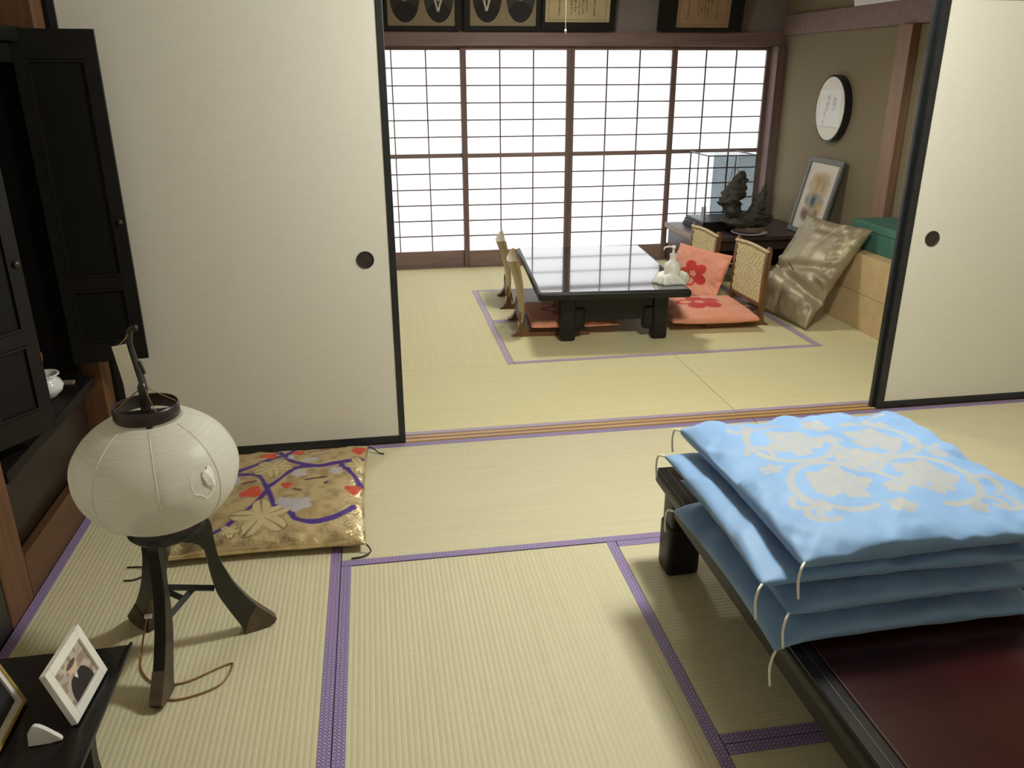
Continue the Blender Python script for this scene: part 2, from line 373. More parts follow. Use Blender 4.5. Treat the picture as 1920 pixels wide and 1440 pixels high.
M_darkchest = pm('dark_table_wood', (70, 52, 46), (54, 40, 36), scale=5, stretch=(.5, 8, 8), rough=0.4)
M_chestend = pm('greyed_table_end', (150, 128, 116), (128, 106, 96), scale=6, stretch=(8, .6, 8), rough=0.5)
M_gloss = pm('mirror_black_lacquer', (20, 19, 20), (26, 25, 26), rough=0.045, scale=3, spec=0.9, coat=1.0)
M_card = pm('kraft_cardboard', (208, 182, 138), (198, 170, 126), scale=12, rough=0.85)
M_green = pm('teal_green_cloth', (74, 122, 104), (62, 108, 92), scale=16, rough=0.75, bump=0.1)
M_root = pm('gnarled_dark_root', (74, 70, 58), (40, 36, 30), scale=14, rough=0.7, bump=0.8, bscale=40)
M_bowl = pm('greyish_stone_bowl', (150, 132, 116), (128, 112, 98), scale=12, rough=0.6)
M_champ = None
def champagne():
    m, nt, b = base_mat('champagne_satin'); b.inputs['Metallic'].default_value = 0.3; b.inputs['Roughness'].default_value = 0.46; b.inputs['Specular IOR Level'].default_value = 0.7
    tc = node(nt, 'ShaderNodeTexCoord'); nz = node(nt, 'ShaderNodeTexNoise'); nz.inputs['Scale'].default_value = 6; nz.inputs['Detail'].default_value = 5
    nt.links.new(tc.outputs['Object'], nz.inputs['Vector'])
    cr = node(nt, 'ShaderNodeValToRGB'); cr.color_ramp.elements[0].position = .35; cr.color_ramp.elements[1].position = .65
    cr.color_ramp.elements[0].color = (*lin((168, 155, 122)), 1); cr.color_ramp.elements[1].color = (*lin((152, 139, 114)), 1)
    nt.links.new(nz.outputs['Fac'], cr.inputs['Fac']); nt.links.new(cr.outputs['Color'], b.inputs['Base Color'])
    n2 = node(nt, 'ShaderNodeTexNoise'); n2.inputs['Scale'].default_value = 26; n2.inputs['Detail'].default_value = 4; nt.links.new(tc.outputs['Object'], n2.inputs['Vector'])
    bp = node(nt, 'ShaderNodeBump'); bp.inputs['Strength'].default_value = .4; bp.inputs['Distance'].default_value = .006
    nt.links.new(n2.outputs['Fac'], bp.inputs['Height']); nt.links.new(bp.outputs['Normal'], b.inputs['Normal']); return m
M_champ = champagne()
M_bag = pm('white_translucent_plastic', (236, 234, 226), (226, 224, 214), rough=0.35, scale=20, bump=0.3, bscale=40)
M_gold = pm('brass', (206, 170, 92), (180, 144, 70), metal=0.9, rough=0.3, scale=20)
M_lampglow = None

# ------------------------------------------------------------------ STRUCTURE
# floor: sub-floor slab that carries the tatami mats as parts
floor = box('floor', (-1.75, 3.75, -2.85, 4.45, -0.08, -0.03), M_subfloor)
tag(floor, 'tatami mat floor of both rooms with purple cloth borders', 'floor', kind='structure')
def tatami(x0, x1, y0, y1, along, sides, mat=M_tatami, hmat=M_heri, hw=0.031):
    """mat with its long axis in local x; sides: which long edges (-1, +1 in local y) carry a border"""
    L, Wd = (x1-x0, y1-y0) if along == 'x' else (y1-y0, x1-x0)
    g = 0.0012
    m = MB().box(-L/2+g, L/2-g, -Wd/2+g, Wd/2-g, -0.03, 0.0, bev=0.002, seg=1).build('tatami_mat', mat, floor)
    m.location = ((x0+x1)/2, (y0+y1)/2, 0); m.rotation_euler = (0, 0, 0 if along == 'x' else PI/2)
    for s in sides:
        b = MB().box(-L/2+g, L/2-g, -hw/2, hw/2, -0.004, 0.0018, bev=0.0008, seg=1).build('cloth_border', hmat, m)
        b.location = (0, s*(Wd/2-hw/2-g), 0)
    return m
# front room (local +y of an 'y' mat points to world -x)
tatami(-0.9, 0, -0.9, 0.9, 'y', (-1, 1)); tatami(-0.9, 0, -2.7, -0.9, 'y', (-1, 1))
tatami(0, 0.9, -1.8, 0, 'y', (-1, 1)); tatami(0, 1.8, 0, 0.9, 'x', (-1, 1)); tatami(1.8, 3.6, 0, 0.9, 'x', (-1, 1))
tatami(0.9, 2.7, -0.9, 0, 'x', (-1, 1)); tatami(0.9, 2.7, -1.8, -0.9, 'x', (-1, 1)); tatami(2.7, 3.6, -1.8, 0, 'y', (-1, 1))
tatami(0, 1.8, -2.7, -1.8, 'x', (-1, 1)); tatami(1.8, 3.6, -2.7, -1.8, 'x', (-1, 1))
# back room
tatami(0.0, 1.763, 0.982, 1.82, 'x', (-1,), M_tatami2, M_heri2, 0.028); tatami(1.763, 3.52, 0.982, 1.82, 'x', (-1,), M_tatami2, M_heri2, 0.028)
tatami(0.0, 0.865, 1.82, 3.44, 'y', (-1,), M_tatami2, M_heri2, 0.036)
tatami(0.865, 2.61, 1.82, 2.63, 'x', (-1, 1), M_tatami2, M_heri2, 0.033); tatami(0.865, 2.61, 2.63, 3.44, 'x', (-1, 1), M_tatami2, M_heri2, 0.033)
tatami(2.61, 3.4, 1.82, 3.44, 'y', (1,), M_tatami2, M_heri2, 0.04)
tatami(0.0, 1.7, 3.44, 4.19, 'x', (), M_tatami2, M_heri2); tatami(1.7, 3.4, 3.44, 4.19, 'x', (), M_tatami2, M_heri2)
# threshold with two sliding grooves
sill = box('trim_1', (-0.86, 3.6, 0.9005, 0.9815, -0.03, 0.001), M_sill, bev=0.001)
tag(sill, 'worn wooden threshold with sliding grooves between the two rooms', 'threshold', kind='structure')
for y0 in (0.9135, 0.949):
    box('sliding_groove', (-0.85, 3.59, y0, y0+0.019, 0.0, 0.0022), M_groove, sill)

H = 2.32
def wall(name, b, mat, label, cat='wall', **kw):
    o = box(name, b, mat, **kw); tag(o, label, cat, kind='structure'); return o
wr_ = MB()  # rear wall, left open where the added fill-light window sits
for b_ in ((-1.75, -0.75, -0.03, H), (0.85, 3.75, -0.03, H), (-0.75, 0.85, -0.03, 1.78), (-0.75, 0.85, 2.16, H)): wr_.box(b_[0], b_[1], -2.85, -2.72, b_[2], b_[3])
tag(wr_.build('wall_rear', M_plastcream), 'cream plaster wall with an opening for the added fill-light window, facing the sliding panels', 'wall', kind='structure')
wall('wall_front_right', (3.61, 3.74, -2.72, 0.98, -0.03, H), M_plastcream, 'cream plaster wall of the front room, past the blue cushions')
wall('wall_front_left', (-1.04, -0.905, -2.72, -0.30, -0.03, H), M_plastcream, 'plaster wall beside the writing desk, before the altar alcove')
wall('wall_alcove', (-1.74, -1.62, -0.30, 0.98, -0.03, H), M_subfloor, 'dark back wall of the altar alcove')
wall('wall_alcove_near', (-1.62, -1.04, -0.42, -0.30, -0.03, H), M_subfloor, 'dark side wall of the altar alcove')
wall('wall_alcove_far', (-1.62, -1.02, 0.875, 0.98, -0.03, H), M_olive, 'olive side wall of the altar alcove behind the pillar')
wall('wall_back_left', (-0.13, -0.005, 1.10, 4.3, -0.03, H), M_plastdark, 'plaster wall of the back room hidden behind the sliding panel')
wall('wall_back_right', (3.4, 3.53, 0.985, 4.3, -0.03, H), M_olive, 'olive sand plaster wall behind the round wall disc')
wall('wall_shoji', (-0.005, 3.4, 4.20, 4.27, 1.748, H), M_plastdark, 'grey plaster wall strip above the paper screens')
wall('wall_divider', (-1.02, 3.61, 0.905, 0.98, 1.80, H), M_plastcream, 'plaster wall above the sliding panels between the rooms')
wall('wall_back_front', (-1.05, -0.005, 0.985, 1.10, -0.03, H), M_plastdark, 'plaster wall hidden directly behind the sliding panel by the lantern')
wall('wall_back_corner', (3.525, 3.74, 0.981, 1.10, -0.03, H), M_plastdark, 'plaster wall return behind the overlapping pair of sliding panels')
wall('ceiling', (-1.75, 3.75, -2.85, 4.45, H, H+0.06), M_ceil, 'wooden board ceiling over both rooms', 'ceiling')
wall('trim_2', (-0.86, 3.6, 0.895, 0.985, 1.757, 1.80), M_brownlow, 'wooden head rail over the sliding panels', 'head rail', bev=0.002)
wall('trim_3', (-0.005, 3.4, 4.165, 4.275, 1.650, 1.747), M_darkwood, 'dark wooden lintel rail above the paper screens', 'lintel', bev=0.003)
wall('trim_4', (0.0, 3.4, 4.19, 4.275, -0.03, 0.008), M_darkwood, 'dark wooden sill rail under the paper screens', 'sill', bev=0.001)
wall('trim_5', (3.322, 3.399, 4.12, 4.28, 0.0, 1.65), M_darkwoodv, 'dark corner post beside the paper screens', 'post', bev=0.003)
wall('trim_6', (0.0, 0.075, 4.12, 4.28, 0.0, 1.65), M_darkwoodv, 'dark corner post hidden behind the sliding panel by the lantern', 'post', bev=0.003)
wall('trim_7', (3.37, 3.399, 0.99, 4.16, 1.728, 1.866), M_darkwood, 'dark wooden rail along the olive wall', 'rail', bev=0.003)
wall('trim_8', (3.345, 3.399, 2.49, 2.628, 0.0, 1.727), M_pinkwood, 'pale reddish wooden pillar on the olive wall', 'pillar', bev=0.004)
wall('trim_9', (-1.015, -0.868, 0.80, 0.902, 0.0, H), M_brown, 'brown wooden pillar between the altar alcove and sliding panel', 'pillar', bev=0.004)
wall('trim_10', (-1.03, -0.9, -0.166, -0.013, 0.0, H), M_brown, 'brown wooden pillar on the writing desk side of the altar', 'pillar', bev=0.004)
wall('trim_11', (-1.03, -0.902, -0.299, -0.167, 0.0, H), M_blackframe, 'black wooden jamb beside the brown altar pillar', 'jamb', bev=0.003)
wall('trim_12', (-0.93, -0.9, -0.012, 0.799, 0.0, 0.142), M_brownlow, 'low brown board along the foot of the altar', 'base board', bev=0.003)

wall('trim_13', (-0.4, 3.8, 4.46, 5.25, 1.98, 2.05), M_brownlow, 'eave boards outside the paper screens', 'eave')

# ------------------------------------------------------------------ SHOJI (paper sliding screens)
def shoji(name, x0, x1, px0, px1, y, label):
    r = empty(name, ((x0+x1)/2, y, 0.008), 0, label, 'paper screen', 'paper screens', 'structure')
    ox = (x0+x1)/2; T = 0.028
    L = lambda x: x-ox
    z = lambda a: a-0.008
    box('stile', (L(x0), L(px0), 0, T, 0, z(1.655)), M_darkwoodv, r, bev=0.002)
    box('stile', (L(px1), L(x1), 0, T, 0, z(1.655)), M_darkwoodv, r, bev=0.002)
    box('bottom_rail', (L(px0), L(px1), 0.002, T-0.002, 0, z(0.13)), M_darkwood, r, bev=0.002)
    box('top_rail', (L(px0), L(px1), 0.002, T-0.002, z(1.622), z(1.655)), M_darkwood, r, bev=0.002)
    box('middle_rail', (L(px0), L(px1), 0.0, T-0.002, z(0.852), z(0.882)), M_darkwood, r, bev=0.002)
    bw = 0.0085
    cw = (px1-px0)/3
    vme = hme = pme = {}
    vme, hme, pme = {}, {}, {}
    for (za, zb) in ((0.13, 0.852), (0.882, 1.622)):
        rh = (zb-za)/6
        for i in (1, 2):
            o = vme.get(za)
            if o is None:
                o = box('lattice_bar', (-bw/2, bw/2, 0.0, 0.011, 0, zb-za), M_kumiko, r); vme[za] = o
            else:
                o = o.copy(); COL.objects.link(o)
            o.location = (L(px0+cw*i), 0.008, z(za))
        for j in range(1, 6):
            if not hme:
                o = box('lattice_bar', (0, px1-px0, 0.0, 0.009, -bw/2, bw/2), M_kumiko, r); hme[0] = o
            else:
                o = hme[0].copy(); COL.objects.link(o)
            o.location = (L(px0), 0.0085, z(za+rh*j))
        for i in range(3):
            for j in range(6):
                k = round(rh, 4)
                if k not in pme:
                    o = mesh_from('paper_pane', [(0, 0, 0), (cw, 0, 0), (cw, 0, rh), (0, 0, rh)], [(0, 1, 2, 3)], M_shoji, r); pme[k] = o
                else:
                    o = pme[k].copy(); COL.objects.link(o)
                o.location = (L(px0+cw*i), 0.0195, z(za+rh*j))
    return r
shoji('door_1', 0.065, 0.904, 0.105, 0.866, 4.236, 'paper screen partly covered by the sliding panel behind the lantern')
shoji('door_2', 0.866, 1.703, 0.906, 1.674, 4.204, 'paper screen rising behind the wooden-backed floor chairs')
shoji('door_3', 1.705, 2.545, 1.734, 2.504, 4.204, 'paper screen behind the pump bottle, reflected in the table')
shoji('door_4', 2.507, 3.33, 2.546, 3.289, 4.236, 'paper screen behind the glass display case')

wn = empty('fill_window_1', (0.05, -2.79, 1.78), 0, 'paper transom window added for soft fill light, high in the cream wall facing the sliding panels', 'window', None, 'structure')  # unseen window, added behind the camera to let in soft fill light
for bb in ((-0.80, -0.76, 0, 0.38), (0.76, 0.80, 0, 0.38), (-0.76, 0.76, 0, 0.03), (-0.76, 0.76, 0.35, 0.38), (-0.02, 0.02, 0.03, 0.35)):
    box('fill_window_frame', (bb[0], bb[1], -0.02, 0.02, bb[2], bb[3]), M_darkwoodv, wn)
for i in range(4):
    for j in range(2):
        xa = (-0.76, -0.39, 0.02, 0.39)[i]; mesh_from('paper_pane', [(0, 0, 0), (0.37, 0, 0), (0.37, 0, 0.16), (0, 0, 0.16)], [(0, 1, 2, 3)], M_shoji, wn, loc=(xa, -0.008, 0.03+0.16*j))
for x in (-0.39, 0.39): box('lattice_bar', (x-0.005, x+0.005, -0.006, 0.006, 0.03, 0.35), M_kumiko, wn)
box('lattice_bar', (-0.76, 0.76, -0.005, 0.005, 0.185, 0.195), M_kumiko, wn)

# ------------------------------------------------------------------ FUSUMA (sliding panels)
def fusuma(name, x0, x1, y, label, pull_x, sl=0.026, sr=0.026, pull=True):
    r = empty(name, ((x0+x1)/2, y, 0.003), 0, label, 'sliding panel', None, 'structure')
    ox = (x0+x1)/2; L = lambda x: x-ox; T = 0.022; Z = 1.752
    box('stile', (L(x0), L(x0)+sl, 0, T, 0, Z), M_blackframe, r, bev=0.003)
    box('stile', (L(x1)-sr, L(x1), 0, T, 0, Z), M_blackframe, r, bev=0.003)
    box('bottom_rail', (L(x0)+sl, L(x1)-sr, 0, T, 0, 0.034), M_blackframe, r, bev=0.003)
    box('top_rail', (L(x0)+sl, L(x1)-sr, 0, T, Z-0.03, Z), M_blackframe, r, bev=0.003)
    box('paper_panel', (L(x0)+sl, L(x1)-sr, 0.004, T-0.004, 0.034, Z-0.03), M_fusuma, r)
    if pull:
        p = MB().lathe([(0.0335, -0.001), (0.0335, 0.003), (0.030, 0.0035), (0.028, 0.0005), (0.0, -0.0005)], n=40, close=False).build('finger_pull', M_metal, r, smooth=40)
        p.location = (L(pull_x), 0.0035, 0.785); p.rotation_euler = (PI/2, 0, 0)
    return r
fusuma('door_5', -0.857, 0.245, 0.903, 'off-white sliding panel with round pull behind the paper lantern', 0.127)
fusuma('door_6', 2.412, 3.52, 0.903, 'off-white sliding panel with round pull beyond the blue cushions', 2.543, sl=0.032)
fusuma('door_7', 2.396, 3.5, 0.9275, 'second sliding panel slid behind the one beyond the blue cushions', 2.5, sl=0.03, pull=False)

# ------------------------------------------------------------------ ceiling lamp of the front room
def make_lamp():
    r = empty('ceiling_lamp', (LAMP_POS[0], LAMP_POS[1], LAMP_POS[2]), 0, 'square wooden framed pendant lamp over the lacquer table', 'lamp')
    z1 = H-LAMP_POS[2]-0.001
    MB().box(-0.26, 0.26, -0.26, 0.26, 0.03, 0.16, bev=0.006).build('lamp_shade', M_paper, r)
    MB().tube([(0, 0, 0.16), (0, 0, z1)], 0.006).build('lamp_cord', M_blackcord, r)
    for sx in (-1, 1):
        box('shade_rail', (sx*0.268-0.008, sx*0.268+0.008, -0.276, 0.276, 0.024, 0.045), M_brownlow, r)
        box('shade_rail', (-0.26, 0.26, sx*0.268-0.008, sx*0.268+0.008, 0.024, 0.045), M_brownlow, r)
    MB().tube([(0.12*math.cos(k*PI/16), 0.12*math.sin(k*PI/16), 0.0) for k in range(33)], 0.014, 8).build('lamp_tube', M_white, r, smooth=True, loc=(0, 0, 0.012))
    ld = bpy.data.lights.new('lamp_light', 'POINT'); ld.shadow_soft_size = 0.13; ld.energy = LAMP_POWER; ld.color = (0.97, 1.0, 0.93)
    lo = bpy.data.objects.new('lamp_light', ld); link(lo, r); lo.location = (0, 0, -0.14)
    return r
make_lamp()

# ------------------------------------------------------------------ BUDDHIST ALTAR (left)
def make_altar():
    M_laq = pm('matt_black_altar_lacquer', (15, 14, 14), (22, 20, 19), rough=0.55, spec=0.18, scale=6)
    M_laqsat = pm('matt_black_altar_wood', (19, 17, 16), (27, 24, 22), rough=0.55, spec=0.22, scale=10)
    r = empty('household_altar', (-1.25, 0.40, 0.0), 0, 'tall black lacquer household altar with open panelled doors', 'altar')
    X = lambda x: x+1.25
    Y = lambda y: y-0.40
    # plinth and carcass
    box('stand', (X(-1.60), X(-0.94), Y(0.0), Y(0.79), 0.0, 0.375), pm('dark_stand_wood', (44, 30, 24), (32, 22, 18), rough=0.4, scale=6, stretch=(8, .5, 8)), r, bev=0.004)
    box('base_board', (X(-1.60), X(-0.895), Y(-0.005), Y(0.795), 0.376, 0.412), M_laqsat, r, bev=0.004)
    b = MB(); b.box(X(-1.60), X(-1.56), Y(0.0), Y(0.79), 0.412, 1.56).box(X(-1.56), X(-0.93), Y(0.0), Y(0.035), 0.412, 1.56).box(X(-1.56), X(-0.93), Y(0.755), Y(0.79), 0.412, 1.56).box(X(-1.56), X(-0.93), Y(0.035), Y(0.755), 1.50, 1.56)
    b.build('cabinet', M_laq, r)
    box('cornice', (X(-1.60), X(-0.90), Y(-0.01), Y(0.798), 1.56, 1.605), M_laq, r, bev=0.006)
    box('inner_step', (X(-1.56), X(-1.16), Y(0.035), Y(0.755), 0.412, 0.55), M_laq, r, bev=0.003)
    box('inner_step', (X(-1.56), X(-1.30), Y(0.035), Y(0.755), 0.55, 0.70), M_laq, r, bev=0.003)
    def leaf(p0, p1, z0, z1):
        a = math.atan2(p1[1]-p0[1], p1[0]-p0[0]); w = math.hypot(p1[0]-p0[0], p1[1]-p0[1])
        d = MB()
        fw = 0.035; t = 0.022
        d.box(0, fw, -t/2, t/2, 0, z1-z0).box(w-fw, w, -t/2, t/2, 0, z1-z0).box(fw, w-fw, -t/2, t/2, 0, 0.07).box(fw, w-fw, -t/2, t/2, z1-z0-0.09, z1-z0).box(fw, w-fw, -t/2, t/2, 0.27, 0.31)
        o = d.build('door_leaf', M_laqsat, r); o.location = (X(p0[0]), Y(p0[1]), z0); o.rotation_euler = (0, 0, a)
        MB().box(fw, w-fw, -0.004, 0.004, 0.07, 0.27).build('lower_panel', M_laq, o)
        MB().box(fw, w-fw, -0.004, 0.004, 0.31, z1-z0-0.09).build('upper_panel', M_laq, o)
        m = MB()
        for (za, zb) in ((0.08, 0.26), (0.32, z1-z0-0.10)):
            for s in (-1, 1):
                m.box(fw, fw+0.008, s*0.008-0.004, s*0.008+0.004, za, zb).box(w-fw-0.008, w-fw, s*0.008-0.004, s*0.008+0.004, za, zb)
                m.box(fw, w-fw, s*0.008-0.004, s*0.008+0.004, za-0.008, za).box(fw, w-fw, s*0.008-0.004, s*0.008+0.004, zb, zb+0.008)
        m.build('moulding', M_laqsat, o)
        MB().lathe([(0.0, 0), (0.010, 0.001), (0.011, 0.006), (0.006, 0.010), (0.0, 0.011)], n=16, close=False).build('knob', M_metal, o, loc=(w-0.018, -t/2, 0.5), rot=(PI/2, 0, 0), smooth=True)
        return o
    # far pair of folded leaves
    leaf((-0.93, 0.742), (-0.684, 0.770), 0.484, 1.60)
    # near pair: one leaf standing half open, its partner folded behind
    leaf((-0.925, 0.0), (-0.818, 0.175), 0.472, 1.60)
    return r
make_altar()
pot = MB().lathe([(0.0, 0), (0.030, 0.0), (0.034, 0.006), (0.052, 0.022), (0.058, 0.042), (0.050, 0.060), (0.040, 0.068), (0.044, 0.078), (0.052, 0.082), (0.050, 0.086), (0.042, 0.084), (0.036, 0.07), (0.03, 0.05), (0.0, 0.045)], n=40, close=False).build('incense_pot', M_whitecer, None, loc=(-0.99, 0.60, 0.4125), smooth=True)
tag(pot, 'white round ceramic incense pot standing in the open altar', 'pot')
v = empty('gourd_vase', (-1.045, 0.700, 0.4125), 0, 'small orange vase with black stopper behind the white incense pot', 'vase')
MB().lathe([(0.0, 0), (0.024, 0), (0.026, 0.01), (0.016, 0.03), (0.016, 0.07), (0.024, 0.08), (0.0, 0.082)], n=24, close=False).build('vase_stand', M_laq, v, smooth=40)
MB().lathe([(0.0, 0.082), (0.016, 0.082), (0.024, 0.10), (0.025, 0.125), (0.016, 0.15), (0.010, 0.165), (0.0, 0.165)], n=24, close=False).build('vase_body', M_orange, v, smooth=True)
MB().lathe([(0.0, 0.165), (0.012, 0.165), (0.020, 0.178), (0.018, 0.20), (0.0, 0.215)], n=20, close=False).build('stopper', M_laq, v, smooth=True)
tag(box('altar_tray', (-1.000, -0.94, 0.712, 0.738, 0.4125, 0.424), M_bowl, bev=0.003), 'small grey tray lying beside the altar door and incense pot', 'tray')

# ------------------------------------------------------------------ LANTERN on tripod
def make_lantern():
    C = (-0.400, -0.333)
    r = empty('tripod_lantern', (C[0], C[1], 0), 0, 'round white gauze lantern on black curved tripod legs', 'lantern')
    M_bl = pm('black_lantern_wood', (24, 23, 21), (38, 35, 30), rough=0.34, scale=9, stretch=(1, 1, .3))
    outer = spline([(0.088, 0.392), (0.104, 0.372), (0.106, 0.325), (0.112, 0.26), (0.128, 0.205), (0.150, 0.15), (0.190, 0.083), (0.240, 0.022)], 4)
    inner = spline([(0.150, 0.0), (0.143, 0.03), (0.116, 0.095), (0.094, 0.155), (0.085, 0.22), (0.080, 0.285), (0.068, 0.318), (0.030, 0.330)], 4)
    prof = outer+[(0.232, 0.008), (0.190, 0.0)]+inner+[(0.030, 0.375), (0.060, 0.384)]
    feet = [(0.227, 0.08), (-0.027, -0.232), (-0.17, 0.15)]
    angs = [math.atan2(y, x) for x, y in feet]
    for a in angs:
        o = MB().poly([(x, z) for x, z in prof], 0.028, 'y', bev=0.004).build('leg', M_bl, r, smooth=35); o.rotation_euler = (0, 0, a)
        f = MB().poly([(0.150, 0.0), (0.19, 0.0), (0.232, 0.008), (0.240, 0.022), (0.190, 0.083), (0.165, 0.05)], 0.031, 'y').build('worn_foot', pm('worn_brown_foot', (96, 78, 62), (70, 58, 48), rough=0.6, scale=30), o)
    MB().lathe([(0.0, 0.372), (0.088, 0.372), (0.094, 0.380), (0.088, 0.392), (0.0, 0.392)], n=40, close=False).build('base_plate', M_bl, r, smooth=35)
    # pinwheel braces
    pts = [Vector((0.088*math.cos(a), 0.088*math.sin(a), 0.165)) for a in angs]
    e0 = (pts[0], pts[2])
    q1 = pts[0].lerp(pts[2], 0.36); q2 = pts[1].lerp(q1, 0.62)
    for a, b in ((pts[0], pts[2]), (pts[1], q1), (pts[2], q2)):
        MB().tube([a, b], 0.0105, 4).build('brace', M_bl, r)
    # gauze globe
    R, zc = 0.195, 0.545; n = 96; prof = []
    t0, t1 = math.acos(0.076/R*1.0), math.acos(0.085/R)
    for k in range(41):
        t = -t1+(t0+t1)*k/40
        prof.append((R*math.cos(t)**0.94, zc+0.152*math.sin(t)))
    g = MB().lathe(prof, n=n, close=False).build('shade', M_lantern, r, smooth=True)
    for k in range(8):
        a = 2*PI*k/8+0.25
        MB().tube([((rr+0.0006)*math.cos(a), (rr+0.0006)*math.sin(a), zz) for rr, zz in prof[3:-1]], 0.0011, 5).build('seam', M_paper, r, smooth=True)
    # torn patch
    rs = random.Random(4); a0 = -0.72; z0 = 0.565
    def on(a, z, k):
        s = (z-zc)/0.152; rr = R*max(0.01, 1-s*s)**0.47
        return ((rr+k)*math.cos(a), (rr+k)*math.sin(a), z)
    P = []; F = []
    for i in range(14):
        w = 2*PI*i/14; q = 0.75+rs.random()*0.5
        P.append(on(a0+0.19*math.cos(w)*q, z0+0.045*math.sin(w)*q, 0.0012))
    P.append(on(a0, z0, -0.010)); F = [(i, (i+1) % 14, 14) for i in range(14)]
    mesh_from('gauze_patch', P, F, M_paper, r)
    P = []
    for i in range(11):
        w = 2*PI*i/11; q = 0.5+rs.random()*0.8
        P.append(on(a0+0.03+0.075*math.cos(w)*q, z0+0.008+0.026*math.sin(w)*q, 0.003+0.004*rs.random()))
    P.append(on(a0+0.03, z0+0.008, 0.009)); F = [(i, (i+1) % 11, 11) for i in range(11)]
    mesh_from('torn_foil', P, F, M_white, r)
    # cap ring, inner rod, cross bar, neck
    ring = MB()
    ring.lathe([(0.066, 0.688), (0.074, 0.688), (0.076, 0.692), (0.076, 0.716), (0.073, 0.720), (0.066, 0.718), (0.064, 0.700), (0.066, 0.688)], n=48, close=False)
    ring.build('cap_ring', pm('brown_black_ring', (44, 30, 30), (30, 22, 22), rough=0.35, scale=20), r, smooth=40)
    MB().box(-0.068, 0.068, -0.010, 0.010, 0.690, 0.702, bev=0.002).build('cap_bar', M_bl, r, rot=(0, 0, 0.1))
    MB().tube([(0.0, 0, 0.392), (0.0, 0, 0.69)], 0.008, 10).build('inner_rod', M_bl, r)
    MB().lathe([(0.0, 0.70), (0.011, 0.70), (0.0125, 0.715), (0.010, 0.745), (0.012, 0.757), (0.007, 0.772), (0.0, 0.776)], n=16, close=False).build('finial', M_bl, r, smooth=True)
    nk = spline([(0.0, 0.003, 0.755), (-0.006, 0.012, 0.785), (-0.016, 0.02, 0.83), (-0.02, 0.024, 0.87), (-0.012, 0.024, 0.90), (0.004, 0.022, 0.905)], 5)
    MB().tube(nk, 0.0095, 10, taper=[1.3-0.6*i/len(nk) for i in range(len(nk))]).build('neck', M_bl, r, smooth=True)
    MB().box(-0.010, 0.010, -0.006, 0.006, -0.017, 0.017, bev=0.003).build('neck_clasp', M_bl, r, rot=(0, -0.25, 0), loc=(-0.005, 0.018, 0.805))
    tg = MB().box(-0.016, 0.016, -0.0006, 0.0006, -0.108, 0.0).build('paper_tag', M_paper, r); tg.location = (-0.034, -0.006, 0.872); tg.rotation_euler = (0, -0.12, 0.15)
    strand('tag_thread', [(-0.034, -0.006, 0.872), (-0.02, 0.01, 0.885), (-0.014, 0.02, 0.895)], 0.0012, M_cord, r)
    for a in (2.4, 3.6, 5.3, 0.2):
        strand('hanging_thread', [(0.004, 0.0, 0.765), (0.04*math.cos(a), 0.04*math.sin(a), 0.738), (0.071*math.cos(a), 0.071*math.sin(a), 0.716)], 0.0011, M_cord, r)
    # mains flex
    dr = lambda pts: [(x-C[0], y-C[1], z) for x, y, z in pts]
    fx = strand('lamp_flex', dr([(-0.435, -0.30, 0.372), (-0.45, -0.275, 0.26), (-0.485, -0.27, 0.14), (-0.508, -0.31, 0.06), (-0.515, -0.35, 0.006), (-0.50, -0.41, 0.004), (-0.455, -0.465, 0.004), (-0.38, -0.475, 0.004), (-0.29, -0.425, 0.004), (-0.268, -0.428, 0.004), (-0.29, -0.50, 0.004), (-0.37, -0.535, 0.004), (-0.43, -0.53, 0.004)]), 0.0024, M_cord, r, 8, 8)
    MB().box(-0.008, 0.012, -0.006, 0.006, 0.0, 0.010, bev=0.003).build('flex_switch', M_white, fx, loc=(-0.50-C[0], -0.295-C[1], 0.085))
    return r
make_lantern()

